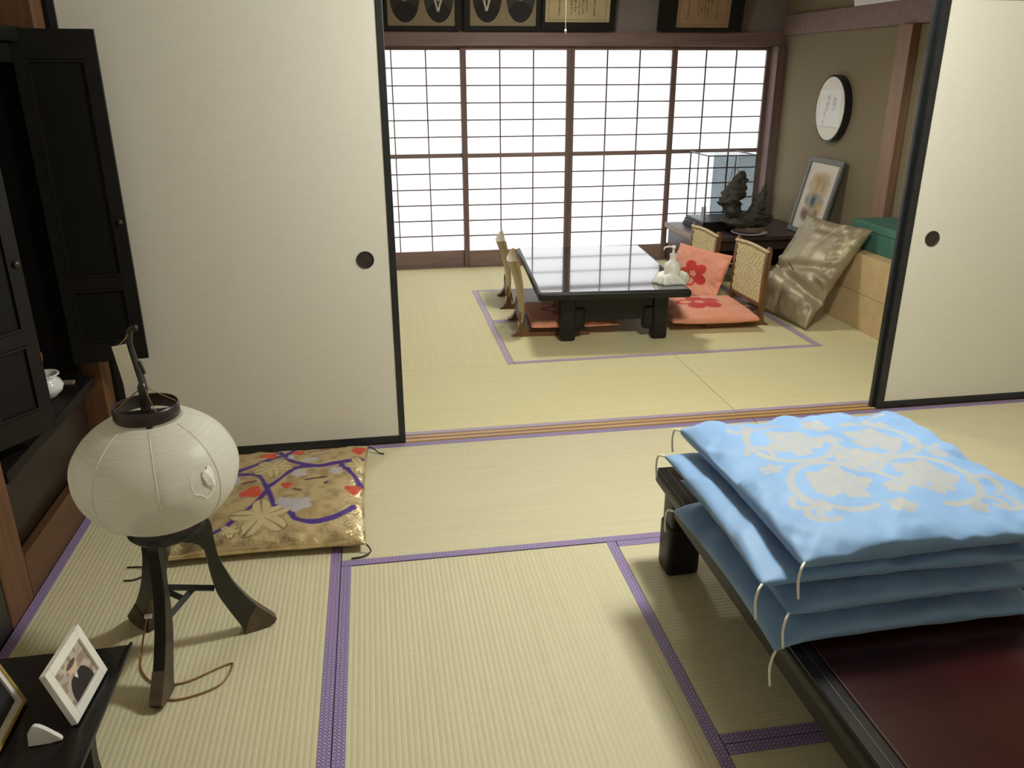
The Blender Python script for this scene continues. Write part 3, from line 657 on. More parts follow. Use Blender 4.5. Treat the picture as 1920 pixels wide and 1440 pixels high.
# ------------------------------------------------------------------ CUSHION PRINTS
def mixc(a, b, t): return a*(1-t[:, None])+np.array(lin(b))[None, :]*t[:, None]
def sm(x, a, b):
    t = np.clip((x-a)/(b-a), 0, 1); return t*t*(3-2*t)
def base_rgb(c, n): return np.tile(np.array(lin(c)), (n, 1))
def brocade_print(U, V, top):
    n = len(U); x = (U+1)/2; y = (V+1)/2
    gold = base_rgb((224, 204, 158), n); nz = vnoise(x*26, y*26, 3); gold = mixc(gold, (178, 152, 114), np.clip((nz-0.35)*1.6, 0, 0.8))
    met = np.full(n, 0.78)
    def uvp(px, py):
        """motif positions measured across the cushion face (arbitrary 0..1650 chart) to u, v"""
        for _ in range(1):
            near = 945+(1650-px)*0.075; far = 160+(1650-px)*0.05
            vv = (near-py)/(near-far); xl = 95+170*vv; xr = 1655-25*vv
        return (px-xl)/(xr-xl), vv
    d = np.full(n, 9.0)
    for ln_ in ([(870, 215), (960, 300), (1020, 360), (1150, 400), (1270, 410), (1400, 375), (1600, 330)],
                [(300, 470), (560, 490), (760, 500), (850, 610), (900, 690), (930, 745), (1060, 800), (1120, 850), (1280, 860), (1440, 810), (1560, 735)],
                [(850, 610), (930, 550), (1060, 440), (1200, 410)], [(860, 625), (780, 730), (650, 850), (540, 925), (420, 960), (160, 965)],
                [(1440, 400), (1540, 470), (1610, 560)], [(960, 290), (1030, 230), (1070, 190)], [(330, 700), (400, 620), (480, 520), (600, 460), (760, 380), (870, 320), (950, 290)], [(160, 960), (240, 840), (330, 700), (300, 560)]):
        pl = spline([(*uvp(*p), 0) for p in ln_], 14)
        for p in pl: d = np.minimum(d, np.hypot(x-p[0], y-p[1]))
    wdt = 0.008+0.016*vnoise(x*8, y*8+5, 11)+0.010*np.clip(0.35-y, 0, 1)
    t = 1-sm(d, wdt*0.85, wdt*1.1)
    gold = mixc(gold, (66, 36, 126), t); met *= (1-t)
    for (qx, qy, R, pet, ph) in ((880, 430, 0.12, 2.5, 0.4), (850, 830, 0.17, 2.5, 1.9), (1600, 830, 0.08, 2.5, 0.2), (960, 210, 0.06, 2.5, 0), (1600, 380, 0.10, 2.5, 1), (300, 560, 0.11, 2.5, 0.6), (620, 930, 0.06, 2.5, .3)):
        cx, cy = uvp(qx, qy)
        dx, dy = x-cx, y-cy; rr = np.hypot(dx, dy); a = np.arctan2(dy, dx)
        edge = R*(0.40+0.60*np.abs(np.cos(pet*a+ph)))
        t = 1-sm(rr, edge*0.93, edge)
        gold = mixc(gold, (240, 224, 178), t); met = met*(1-t)+0.75*t
        vein = t*(1-sm(np.abs(np.sin(pet*a+ph)), 0.05, 0.16))*sm(rr, R*0.12, R*0.25)
        gold = mixc(gold, (110, 78, 50), vein*0.8)
        ol = (1-sm(np.abs(rr-edge), 0.002, 0.006)); gold = mixc(gold, (86, 56, 60), ol*0.6)
    def blob(cx, cy, w, h, a, colr, pet, m0):
        nonlocal gold, met
        dx, dy = x-cx, y-cy; c, s = math.cos(a), math.sin(a); p, q = (dx*c+dy*s)/w, (-dx*s+dy*c)/h
        rr = np.hypot(p, q); an = np.arctan2(q, p); e = 1-0.18*np.cos(pet*an)
        t = 1-sm(rr, e*0.92, e); gold = mixc(gold, colr, t); met = met*(1-t)+m0*t
    for (qx, qy, w_, h_, a) in ((830, 290, .052, .046, .3), (735, 645, .062, .055, .3), (1070, 260, .035, .04, 0), (1560, 240, .042, .05, -.3), (1555, 600, .048, .05, -.4), (1010, 590, .035, .03, -.6), (360, 640, .05, .045, .3)):
        blob(*uvp(qx, qy), w_, h_, a, (198, 74, 50), 3, 0.1)
    for (qx, qy, w_, h_) in ((1120, 745, .075, .062), (1000, 720, .04, .045), (1100, 485, .045, .045), (1400, 450, .04, .04), (1170, 345, .052, .035), (1010, 315, .02, .03), (240, 880, .065, .06), (560, 560, .05, .05)):
        blob(*uvp(qx, qy), w_, h_, 0.2, (190, 184, 192), 5, 0.25)
    for (qx, qy, w_, a) in ((1240, 530, .075, .3), (1230, 230, .08, .3), (1330, 190, .05, -.3), (700, 560, .05, .2), (1100, 630, .03, -.4), (500, 650, .03, 0), (1330, 560, .02, 1)):
        blob(*uvp(qx, qy), w_, .011, a, (88, 60, 62), 4, 0.1)
    side = 1-top; gold = mixc(gold, (130, 104, 76), side*0.5)
    return gold, met
def arabesque_print(U, V, top):
    n = len(U)
    blue = base_rgb((122, 160, 206), n); blue = mixc(blue, (110, 149, 196), vnoise((U+1)*6, (V+1)*6, 5)*0.9)
    S_ = []
    def arc(cx, cy, r0, r1, a0, a1, w, m=26):
        for k in range(m):
            t = k/(m-1); a = a0+(a1-a0)*t; r = r0+(r1-r0)*t; S_.append((cx+r*math.cos(a), cy+r*math.sin(a), w))
    def sc(cx, cy, r, a0, turn, w=0.022):
        arc(cx, cy, r, r*0.45, a0, a0+turn, w, 34)
    for (cx, cy) in ((-0.36, -0.30), (0.34, -0.34), (-0.36, 0.40), (0.36, 0.36)):
        s = 1 if cx*cy > 0 else -1
        arc(cx, cy, 0.33, 0.33, s*0.6+(PI if cx > 0 else 0), s*0.6+(PI if cx > 0 else 0)+s*4.4, 0.026, 50)
        sc(cx-0.30*np.sign(cx)*-1, cy+0.34*np.sign(cy), 0.15, 1.0, 3.6*s); sc(cx+0.34*np.sign(cx), cy-0.10, 0.13, -0.6, -3.4*s); sc(cx+0.25*np.sign(cx), cy+0.36*np.sign(cy), 0.10, 2.0, 3.4*s)
    arc(0, 0, 0.16, 0.16, 0, 2*PI, 0.018, 40)
    for k in range(4): arc(0.0, 0.0, 0.16, 0.62, k*PI/2+0.1, k*PI/2+0.5, 0.022, 24)
    d = np.full(n, 9.0)
    for (a, b, w) in S_: d = np.minimum(d, np.hypot(U-a, V-b)-w)
    for (cx, cy, R, ph) in ((-0.34, -0.28, 0.25, 0.3), (0.34, -0.30, 0.25, 1.2), (-0.34, 0.38, 0.24, 2.1), (0.36, 0.36, 0.25, 0.8), (0, 0.02, 0.17, 0.0), (-0.10, -0.66, 0.11, 1), (0.02, 0.68, 0.13, 2), (-0.70, 0.05, 0.09, 0), (0.70, 0.03, 0.09, .5), (0.02, -0.42, 0.10, .3), (0.45, -0.70, .08, .2), (-0.02, 0.38, 0.10, .9), (-0.62, -0.55, .07, .4)):
        dx, dy = U-cx, V-cy; a = np.arctan2(dy, dx); rr = np.hypot(dx, dy)
        e = R*(0.84+0.13*np.cos(5*a+ph)+0.07*np.cos(11*a+ph)); dd = rr-e
        vein = (np.abs(np.sin(2.5*a+ph/2+PI/2)) < 0.07) & (rr > R*0.2) & (rr < R*0.75)
        dd = np.where(vein, 0.01, dd); d = np.minimum(d, dd)
    t = (1-sm(d, -0.002, 0.007))*top
    t *= np.where(np.maximum(np.abs(U), np.abs(V)) < 0.88, 1, 0)
    fade = 0.78+0.22*vnoise((U+1)*20, (V+1)*20, 9)
    c = mixc(blue, (160, 159, 157), t*fade)
    return c, None
def plum_print(U, V, top):
    n = len(U); c = base_rgb((232, 158, 130), n); c = mixc(c, (222, 144, 116), vnoise((U+1)*5, (V+1)*5, 6)*0.8)
    for (cx, cy, R) in ((-0.10, 0.0, 0.34),):
        for k in range(5):
            a = 2*PI*k/5+0.45; px, py = cx+R*0.98*math.cos(a), cy+R*0.98*math.sin(a)
            dx, dy = U-px, V-py; p = dx*math.cos(a)+dy*math.sin(a); q = -dx*math.sin(a)+dy*math.cos(a)
            rr = np.hypot(p/1.1, q)
            if k == 2:
                t = (1-sm(np.abs(rr-R*0.50), 0.03, 0.05))
            else:
                t = 1-sm(rr, R*0.58, R*0.63)
            c = mixc(c, (196, 52, 44), t*top)
    return c, None

# ------------------------------------------------------------------ GOLD BROCADE FLOOR CUSHION
z_ = empty('floor_cushion', (-0.243, 0.452, 0.0), -0.012, 'gold brocade floor cushion with red and silver flowers on purple', 'cushion')
c_ = cushion('brocade_cover', 0.66, 0.755, 0.085, M_brocade, z_, n=151, seed=3, wr=0.005, flat=0.66, printfn=brocade_print, q=0.34); c_.location = (0, 0, 0.031)
for (x, y, pts) in ((0.33, -0.377, [(0, 0, 0.031), (0.012, -0.012, 0.012), (-0.01, -0.03, 0.006), (-0.05, -0.035, 0.004)]), (0.33, 0.377, [(0, 0, 0.031), (0.02, 0.0, 0.02), (0.04, -0.012, 0.006), (0.06, -0.02, 0.004)]),
                    (-0.33, -0.377, [(0, 0, 0.031), (-0.02, 0.0, 0.012), (-0.05, 0.02, 0.005), (-0.09, 0.025, 0.004)]), (-0.33, -0.377, [(0, 0, 0.031), (-0.01, -0.03, 0.012), (-0.05, -0.05, 0.004), (-0.08, -0.05, 0.004)])):
    strand('corner_cord', [(x+a, y+b, c) for a, b, c in pts], 0.0026, M_blackcord, z_)

# ------------------------------------------------------------------ LOW LACQUER TABLE (front right)
def make_table_front():
    x0, x1, y0, y1 = 0.978, 1.90, -1.72, -0.118
    r = empty('low_table', ((x0+x1)/2, (y0+y1)/2, 0), 0, 'low black lacquer table with dark red top under blue cushions', 'table')
    a, b = (x1-x0)/2, (y1-y0)/2
    t = MB(); t.box(-a, a, -b, b, 0.278, 0.324, bev=0.016, seg=4); t.build('table_frame', M_laqsat, r, smooth=40)
    rim = MB()
    for (p, q, s, u) in ((-a+0.006, -a+0.052, -b+0.006, b-0.006), (a-0.052, a-0.006, -b+0.006, b-0.006), (-a+0.052, a-0.052, -b+0.006, -b+0.052), (-a+0.052, a-0.052, b-0.052, b-0.006)):
        rim.box(p, q, s, u, 0.322, 0.328, bev=0.0015, seg=1)
    rim.build('rim', M_laq, r)
    ln = MB()
    for k in (0.030, 0.056):
        w = 0.0014
        ln.box(-a+k, -a+k+w, -b+k, b-k, 0.324, 0.3286).box(a-k-w, a-k, -b+k, b-k, 0.324, 0.3286).box(-a+k, a-k, -b+k, -b+k+w, 0.324, 0.3286).box(-a+k, a-k, b-k-w, b-k, 0.324, 0.3286)
    ln.build('inlay_line', pm('dull_bronze_line', (92, 58, 42), (74, 46, 34), rough=0.4, scale=50), r)
    box('top_panel', (-a+0.0535, a-0.0535, -b+0.0535, b-0.0535, 0.32, 0.327), M_redlaq, r)
    ap = MB(); ap.box(-a+0.05, a-0.05, -b+0.035, -b+0.055, 0.21, 0.278).box(-a+0.05, a-0.05, b-0.055, b-0.035, 0.21, 0.278).box(-a+0.03, -a+0.05, -b+0.035, b-0.035, 0.21, 0.278).box(a-0.05, a-0.03, -b+0.035, b-0.035, 0.21, 0.278)
    ap.build('apron', M_laqsat, r)
    for sx in (-1, 1):
        for sy in (-1, 1):
            l = MB(); cx, cy = sx*(a-0.072), sy*(b-0.066)
            l.box(cx-0.052, cx+0.052, cy-0.046, cy+0.046, 0.0, 0.17, bev=0.016, seg=3).box(cx-0.046, cx+0.046, cy-0.042, cy+0.042, 0.14, 0.279, bev=0.012, seg=3)
            l.build('leg', M_laqsat, r, smooth=45)
make_table_front()
def blue_cushion(cx, cy, z, w, d, h, rz, label, seed, printed=False, droop=0.0, flat=0.8, q=0.34, tassels=(0, 1, 2, 3)):
    r = empty('blue_cushion', (cx, cy, z), rz, label, 'cushion', 'stacked blue floor cushions')
    def warp(P):
        x = P[:, 0]; P = P.copy(); over = np.clip(-(x+w/2-0.10)/0.10, 0, 1); P[:, 2] -= droop*over**2; return P
    cushion('cushion_cover', w, d, h, M_bluecush_top if printed else M_bluecush, r, n=201 if printed else 61, seed=seed, wr=0.010 if printed else 0.006, flat=flat, printfn=arabesque_print if printed else None, warp=warp, q=q, qb=0.16)
    cs = [(-w/2, -d/2), (w/2, -d/2), (w/2, d/2), (-w/2, d/2)]
    for k in tassels:
        x, y = cs[k]; sx = -1 if x < 0 else 1; sy = -1 if y < 0 else 1; dz = -droop if x < 0 else 0
        strand('corner_tassel', [(x-0.004*sx, y-0.004*sy, dz), (x+0.010*sx, y+0.010*sy, dz-0.004), (x+0.014*sx, y+0.012*sy, dz-0.032), (x+0.010*sx, y+0.014*sy, dz-0.072)], 0.0030, M_whitecord, r)
    return r
BC = (1.262, -0.665)
blue_cushion(1.258, -0.695, 0.3555, 0.645, 0.60, 0.048, 0.012, 'plain blue floor cushion, lowest of its stack on the lacquer table', 11, droop=0.02, flat=0.95, tassels=(0, 3))
blue_cushion(1.278, -0.672, 0.4135, 0.63, 0.61, 0.052, 0.015, 'plain blue floor cushion, second from the bottom of its stack', 12, flat=0.9, tassels=(0,))
blue_cushion(1.245, -0.640, 0.4680, 0.65, 0.625, 0.052, -0.01, 'plain blue floor cushion just under the patterned top one', 13, flat=0.85, tassels=(0, 3))
blue_cushion(1.315, -0.630, 0.5300, 0.665, 0.68, 0.082, 0.02, 'blue floor cushion with beige arabesque pattern, topmost of its stack', 14, printed=True, flat=0.75, tassels=(0, 1, 3), q=0.36)

# ------------------------------------------------------------------ WRITING DESK with photographs (front left)
def make_desk():
    x0, x1, y0, y1 = -0.86, -0.405, -1.42, -0.70
    r = empty('writing_desk', ((x0+x1)/2, (y0+y1)/2, 0), 0, 'small black lacquer writing desk holding framed photographs', 'desk')
    a, b = (x1-x0)/2, (y1-y0)/2
    MB().box(-a, a-0.012, -b, b, 0.282, 0.300, bev=0.003).build('desk_top', M_laq, r)
    # raised curled end along the right edge
    MB().poly(spline([(-0.020, 0.282), (0.0, 0.284), (0.012, 0.292), (0.016, 0.306), (0.010, 0.3065), (0.004, 0.300), (-0.020, 0.2995)], 3), 2*b+0.002, 'y').build('curled_edge', M_laqsat, r, loc=(a-0.014, 0, 0), smooth=40)
    for sy in (-1, 1):
        y = sy*(b-0.17)
        for sx in (-1, 1):
            pr = spline([(0.0, 0.282), (0.045, 0.282), (0.030, 0.22), (0.024, 0.14), (0.034, 0.06), (0.060, 0.012), (0.058, 0.0), (0.02, 0.0), (0.0, 0.05), (-0.008, 0.14)], 3)
            MB().poly([(sx*(a-0.075+p), q) for p, q in pr], 0.03, 'y', y).build('leg', M_laqsat, r, smooth=40)
        box('stretcher', (-a+0.05, a-0.05, y-0.011, y+0.011, 0.10, 0.135), M_laqsat, r, bev=0.002)
    box('side_rail', (a-0.06, a-0.035, -b+0.15, b-0.15, 0.235, 0.282), M_laqsat, r, bev=0.002)
make_desk()
def photo_frame(name, corner, rz, lean, w, h, depth, fmat, rimw, label, fn, rim2=None):
    """frame in local x-z plane facing -y; base edge starts at corner; lean tips the top towards +y"""
    r = empty(name, corner, rz, label, 'photo frame')
    e = bpy.data.objects.new('frame', None)
    f = MB()
    for (x0, x1, z0, z1) in ((0, rimw, 0, h), (w-rimw, w, 0, h), (rimw, w-rimw, 0, rimw), (rimw, w-rimw, h-rimw, h)):
        f.box(x0, x1, 0, depth, z0, z1, bev=0.0008, seg=1)
    rot = (-lean, 0, 0)
    fo = f.build('frame', fmat, r, rot=rot)
    box('backing', (rimw*0.5, w-rimw*0.5, depth*0.55, depth*0.95, rimw*0.5, h-rimw*0.5), M_blackframe, fo)
    if rim2:
        k = rim2[1]; g = MB()
        for (x0, x1, z0, z1) in ((rimw, rimw+k, rimw, h-rimw), (w-rimw-k, w-rimw, rimw, h-rimw), (rimw+k, w-rimw-k, rimw, rimw+k), (rimw+k, w-rimw-k, h-rimw-k, h-rimw)):
            g.box(x0, x1, depth*0.15, depth*0.6, z0, z1)
        g.build('inner_rim', rim2[0], fo); rimw += k
    p = picture('photograph', w-2*rimw, h-2*rimw, fn, M_print, fo, n=(70, 90)); p.location = (w/2, depth*0.45, rimw)
    # easel leg behind
    MB().poly([(w*0.4, h*0.75), (w*0.6, h*0.75), (w*0.56, 0.0), (w*0.44, 0.0)], 0.003, 'y', depth+0.002).build('easel_back', M_blackframe, fo)
    return r
def portrait_small(U, V):
    n = len(U); c = base_rgb((168, 158, 148), n); c = mixc(c, (196, 186, 172), vnoise(U*6, V*6, 2))
    c = mixc(c, (120, 96, 80), (vnoise(U*9+4, V*9, 5) > 0.62)*0.6)
    t = 1-sm(np.hypot((U-0.52)/0.16, (V-0.66)/0.13), 0.9, 1.05); c = mixc(c, (206, 180, 158), t)
    t = 1-sm(np.hypot((U-0.52)/0.17, (V-0.76)/0.07), 0.9, 1.05); c = mixc(c, (90, 76, 70), t)
    bw = 0.36*np.sqrt(np.clip(1-((V-0.05)/0.52)**2, 0, 1)); t = (np.abs(U-0.52) < bw)*(V < 0.5)*1.0; c = mixc(c, (46, 40, 42), t)
    t = ((np.abs(U-0.50) < (V-0.36)*0.4) & (V > 0.36) & (V < 0.5))*1.0; c = mixc(c, (226, 220, 212), t)
    return c
def portrait_dark(U, V):
    n = len(U); c = base_rgb((30, 28, 30), n); t = ((V > 0.86) | (U < 0.02))*0.8; c = mixc(c, (180, 180, 190), t)
    return mixc(c, (48, 44, 46), vnoise(U*5, V*5, 3)*0.8)
# the frame's local x runs along world +y... rz = +90deg puts local -y on world +x
photo_frame('photo_frame', (-0.443, -0.936, 0.3055), PI/2-0.075, math.radians(18), 0.155, 0.122, 0.013, M_white, 0.020, 'small white photo frame with a figure in black on the desk', lambda U, V: portrait_small(V*0+U, V))
photo_frame('photo_frame', (-0.558, -1.10, 0.3065), PI/2+0.02, math.radians(18), 0.25, 0.31, 0.016, M_goldrim, 0.008, 'larger gold and white photo frame with dark picture on the desk', portrait_dark, rim2=(M_white, 0.011))
wp = MB().poly(spline([(0.0, 0.0), (0.052, 0.0), (0.056, 0.006), (0.046, 0.016), (0.032, 0.030), (0.018, 0.040), (0.010, 0.038), (0.002, 0.026)], 3), 0.010, 'y', bev=0.002).build('white_plaque', M_whitecer, None, loc=(-0.518, -0.972, 0.301), rot=(-0.1, 0, 0.1), smooth=40)
tag(wp, 'little white leaf-shaped plaque standing between the photo frames', 'plaque')

# ------------------------------------------------------------------ BACK ROOM LOW TABLE
def make_table_back():
    r = empty('low_table', (1.515, 2.632, 0), math.radians(-4.5), 'low glossy black table reflecting the paper screens', 'table')
    a, b = 0.432, 0.645
    t = MB(); t.box(-a, a, -b, b, 0.283, 0.327, bev=0.018, seg=5); t.build('table_slab', M_laqsat, r, smooth=45)
    MB().box(-a+0.016, a-0.016, -b+0.016, b-0.016, 0.322, 0.3295, bev=0.002).build('polished_top', M_gloss, r)
    ap = MB(); ap.box(-a+0.16, a-0.16, -b+0.165, -b+0.185, 0.12, 0.284).box(-a+0.16, a-0.16, b-0.20, b-0.18, 0.12, 0.284).box(-a+0.14, -a+0.16, -b+0.18, b-0.18, 0.17, 0.284).box(a-0.16, a-0.14, -b+0.18, b-0.18, 0.17, 0.284)
    ap.build('apron', M_laqsat, r)
    for sx in (-1, 1):
        for sy in (-1, 1):
            cx, cy = sx*0.27+0.03, sy*(b-0.185)
            l = MB(); l.box(cx-0.045, cx+0.045, cy-0.045, cy+0.045, 0.0, 0.284, bev=0.022, seg=4)
            ox = -sx
            l.box(min(cx, cx+ox*0.10), max(cx, cx+ox*0.10), cy-0.03, cy+0.03, 0.06, 0.2, bev=0.02, seg=3)
            l.build('leg', M_laqsat, r, smooth=45)
make_table_back()
# pump bottle in a bunched white plastic bag
pb = empty('pump_bottle', (1.838, 2.135, 0.33), 0, 'white pump bottle bunched in a white bag on the table', 'bottle')
MB().lathe([(0.0, 0), (0.044, 0.0), (0.046, 0.01), (0.046, 0.095), (0.040, 0.115), (0.022, 0.128), (0.018, 0.135), (0.018, 0.150), (0.020, 0.152), (0.020, 0.166), (0.008, 0.168), (0.0065, 0.2)], n=28).build('bottle_body', M_bag, pb, smooth=40)
ph = MB(); ph.lathe([(0.0, 0.198), (0.012, 0.198), (0.013, 0.206), (0.010, 0.214), (0.0, 0.215)], n=16, close=False).tube([(0.0, 0, 0.207), (-0.03, 0, 0.209), (-0.052, 0, 0.205), (-0.058, 0, 0.192)], 0.005, 8); ph.build('pump_head', M_white, pb, smooth=True)
def bag():
    n, k = 48, 9; V = []; F = []
    for j in range(k):
        t = j/(k-1)
        for i in range(n):
            a = 2*PI*i/n; q = 0.047+0.040*(1-t)**0.7*(1+0.35*math.cos(a)**2)+0.010*math.sin(5*a+2*t)*(1-t*0.4)+0.006*math.sin(11*a+5*t)
            if t > 0.7: q -= (t-0.7)*0.08
            zz = 0.001+0.056*math.sin(t*PI/2)**0.9*(1+0.18*math.sin(3*a+1))
            V.append((q*math.cos(a)*1.05, q*math.sin(a)*0.8, zz))
    for j in range(k-1):
        for i in range(n): F.append((j*n+i, j*n+(i+1) % n, (j+1)*n+(i+1) % n, (j+1)*n+i))
    F.append(tuple(range(n))[::-1])
    return mesh_from('plastic_bag', V, F, M_bag, pb, smooth=True)
bag()

# ------------------------------------------------------------------ FLOOR CHAIRS
def ply_chair(loc, rz, label):
    """legless chair, local +x is forward (seat), back panel at x=0 spanning local y"""
    r = empty('floor_chair', loc, rz, label, 'floor chair', 'floor chairs around the black table')
    w = 0.20; n = 15; T = 0.014
    # bent plywood back: curved in plan, top edge dipping in the middle
    V = []; F = []; rows = 10
    for s in (0, 1):
        for j in range(rows):
            t = j/(rows-1)
            for i in range(n):
                y = -w+2*w*i/(n-1); u = y/w
                ztop = 0.452-0.030*(1-u*u)**1.0+0.0*u
                zb = 0.085
                zz = zb+(ztop-zb)*t
                x = -0.010-0.070*t*t+0.045*u*u*t+0.0 + (T if s else 0)
                V.append((x, y*(1-0.05*t), zz))
    N = rows*n
    for s in (0, 1):
        for j in range(rows-1):
            for i in range(n-1):
                q = (s*N+j*n+i, s*N+j*n+i+1, s*N+(j+1)*n+i+1, s*N+(j+1)*n+i); F.append(q if s else q[::-1])
    for i in range(n-1):
        F.append((i, i+1, N+i+1, N+i)); k = (rows-1)*n; F.append((k+i, N+k+i, N+k+i+1, k+i+1))
    for j in range(rows-1):
        F.append((j*n, N+j*n, N+(j+1)*n, (j+1)*n)); k = n-1; F.append((j*n+k, (j+1)*n+k, N+(j+1)*n+k, N+j*n+k))
    mesh_from('backrest', V, F, M_ply, r, smooth=False)
    for s in (-1, 1):
        pr = spline([(-0.062, 0.0), (0.36, 0.0), (0.36, 0.026), (0.05, 0.03), (0.012, 0.060), (0.006, 0.14), (-0.014, 0.14), (-0.016, 0.06), (-0.040, 0.022), (-0.066, 0.006)], 3)
        MB().poly(pr, 0.055, 'y', s*(w-0.03)).build('runner', M_chairwood, r, smooth=35)
    box('seat', (0.03, 0.38, -w+0.01, w-0.01, 0.030, 0.040), M_chairwood, r, bev=0.002)
    box('back_rail', (-0.018, 0.004, -w+0.058, w-0.058, 0.075, 0.115), M_chairwood, r, bev=0.002)
    return r
ply_chair((1.012, 2.49, 0), -0.10, 'bent plywood floor chair with a salmon cushion on its seat')
ply_chair((1.035, 3.10, 0), -0.10, 'bent plywood floor chair with bare seat, closer to the paper screens')
def rattan_chair(loc, rz, label):
    """local -x is forward (seat); back at x=0 spanning local y"""
    r = empty('floor_chair', loc, rz, label, 'floor chair', 'floor chairs around the black table')
    w = 0.215
    for s in (-1, 1):
        pr = spline([(-0.36, 0.0), (0.03, 0.0), (0.034, 0.012), (0.016, 0.06), (0.016, 0.25), (0.030, 0.455), (0.002, 0.458), (-0.012, 0.25), (-0.014, 0.07), (-0.05, 0.032), (-0.36, 0.026)], 3)
        MB().poly(pr, 0.026, 'y', s*(w-0.013)).build('side_frame', M_chairwood, r, smooth=35)
    # woven panel: warp and weft strips as real relief
    V = []; F = []; ny, nz = 37, 29; t = []
    for j in range(nz):
        for i in range(ny):
            y = -w+0.026+(2*w-0.052)*i/(ny-1); z = 0.135+0.318*j/(nz-1)
            bx = 0.004 if ((i//2)+(j//2)) % 2 else -0.001
            V.append((-0.010+0.016*((z-0.135)/0.318)-bx, y, z))
    o = mesh_from('rattan_panel', V, sgrid(ny, nz), M_rattan, r)
    so = o.modifiers.new('thickness', 'SOLIDIFY'); so.thickness = 0.010
    MB().tube(spline([(0.004, -w, 0.452), (0.006, 0, 0.462), (0.004, w, 0.452)], 5), 0.011, 8).build('top_wrap', M_rattan, r, smooth=True)
    box('lower_rail', (-0.014, 0.008, -w+0.026, w-0.026, 0.112, 0.134), M_chairwood, r, bev=0.002)
    box('seat', (-0.36, -0.02, -w+0.027, w-0.027, 0.022, 0.032), M_chairwood, r, bev=0.002)
    return r
rattan_chair((2.475, 2.485, 0), 0.03, 'rattan-backed floor chair beside the champagne pillow')
rattan_chair((2.405, 3.08, -0.012), 0.03, 'rattan-backed floor chair beside the display case table')
def salmon(cx, cy, z, w, d, h, rot, label, seed, warp=None, n=101):
    r = empty('salmon_cushion', (cx, cy, z), 0, label, 'cushion', 'salmon cushions on the floor chairs')
    r.rotation_euler = rot
    cushion('cushion_cover', w, d, h, M_salmon, r, n=n, seed=seed, wr=0.006, flat=0.8, printfn=plum_print, warp=warp, q=0.36)
    return r
salmon(2.165, 2.425, 0.072, 0.54, 0.52, 0.10, (0, 0, -0.06), 'salmon cushion with red plum blossom lying beside the champagne pillow', 21)
salmon(1.315, 2.475, 0.073, 0.53, 0.52, 0.07, (0, 0, -0.06), 'salmon cushion on a plywood chair, tucked under the black table', 22)
def fold(P):
    P = P.copy(); x = P[:, 0]; z = P[:, 2]
    b = np.exp(-((x+0.06)/0.05)**2)*0.020; P[:, 2] = z-b*(z > 0)+0.05*np.clip(-(x+0.10), 0, 1); return P
salmon(2.318, 2.945, 0.185, 0.335, 0.52, 0.075, (0, math.radians(-66), math.radians(20)), 'salmon cushion propped upright against the rattan chair, creased', 23, warp=fold)

# ------------------------------------------------------------------ CHAMPAGNE PILLOW leaning on the boxes
def make_pillow():
    ang, th = math.radians(100), math.radians(55); Lp, Wp = 0.70, 0.60
    e = Vector((math.cos(ang), math.sin(ang), 0)); n = Vector((e.y, -e.x, 0)); u = n*math.cos(th)+Vector((0, 0, math.sin(th)))
    nn = e.cross(u)*-1
    if nn.x > 0: nn = -nn
    B = Vector((2.69, 2.10, 0.012)); Cc = B+u*(Lp/2)+e*(Wp/2)
    r = empty('satin_pillow', (0, 0, 0), 0, 'large champagne satin pillow leaning against the cardboard boxes', 'pillow')
    ax = nn.cross(e) if False else u
    M4 = Matrix(((-e.x, u.x, nn.x, Cc.x), (-e.y, u.y, nn.y, Cc.y), (-e.z, u.z, nn.z, Cc.z), (0, 0, 0, 1)))
    r.matrix_world = M4
    def warp(P):
        P = P.copy(); x, y = P[:, 0], P[:, 1]
        cr = (np.exp(-((y+0.10+0.25*(x))/0.035)**2)*0.030+np.exp(-((y+0.02-0.2*x)/0.03)**2)*0.018)*(P[:, 2] > 0)
        P[:, 2] -= cr; return P
    cushion('pillow_cover', Wp, Lp, 0.19, M_champ, r, n=101, seed=31, wr=0.022, flat=0.10, warp=warp, q=0.45, pinch=0.05)
    MB().tube([(-0.06, -0.02, 0.098), (0.0, -0.055, 0.088)], 0.003, 5).build('zip_opening', M_blackcord, r)
make_pillow()
# cardboard boxes and green box
def carton(z0, z1, label):
    r = empty('cardboard_box', (3.205, 2.19, z0), 0, label, 'box', 'stacked cardboard boxes')
    hh = z1-z0-0.001
    box('carton', (-0.185, 0.17, -0.37, 0.29, 0.0, hh), M_card, r, bev=0.004)
    box('tape', (-0.03, 0.03, -0.371, 0.291, hh-0.001, hh+0.0004), pm('brown_tape', (176, 134, 82), (166, 124, 74), rough=0.3, scale=20), r)
    return r
carton(0.0, 0.214, 'lower kraft cardboard box standing on the tatami by the pillow')
carton(0.2152, 0.446, 'upper kraft cardboard box under the teal green box')
gb = empty('green_box', (3.21, 2.16, 0.447), 0, 'teal green cloth covered box on top of the cardboard boxes', 'box')
box('box_body', (-0.10, 0.155, -0.37, 0.27, 0.0, 0.115), M_green, gb, bev=0.006)
box('box_lid', (-0.107, 0.162, -0.377, 0.277, 0.1155, 0.165), M_green, gb, bev=0.008)

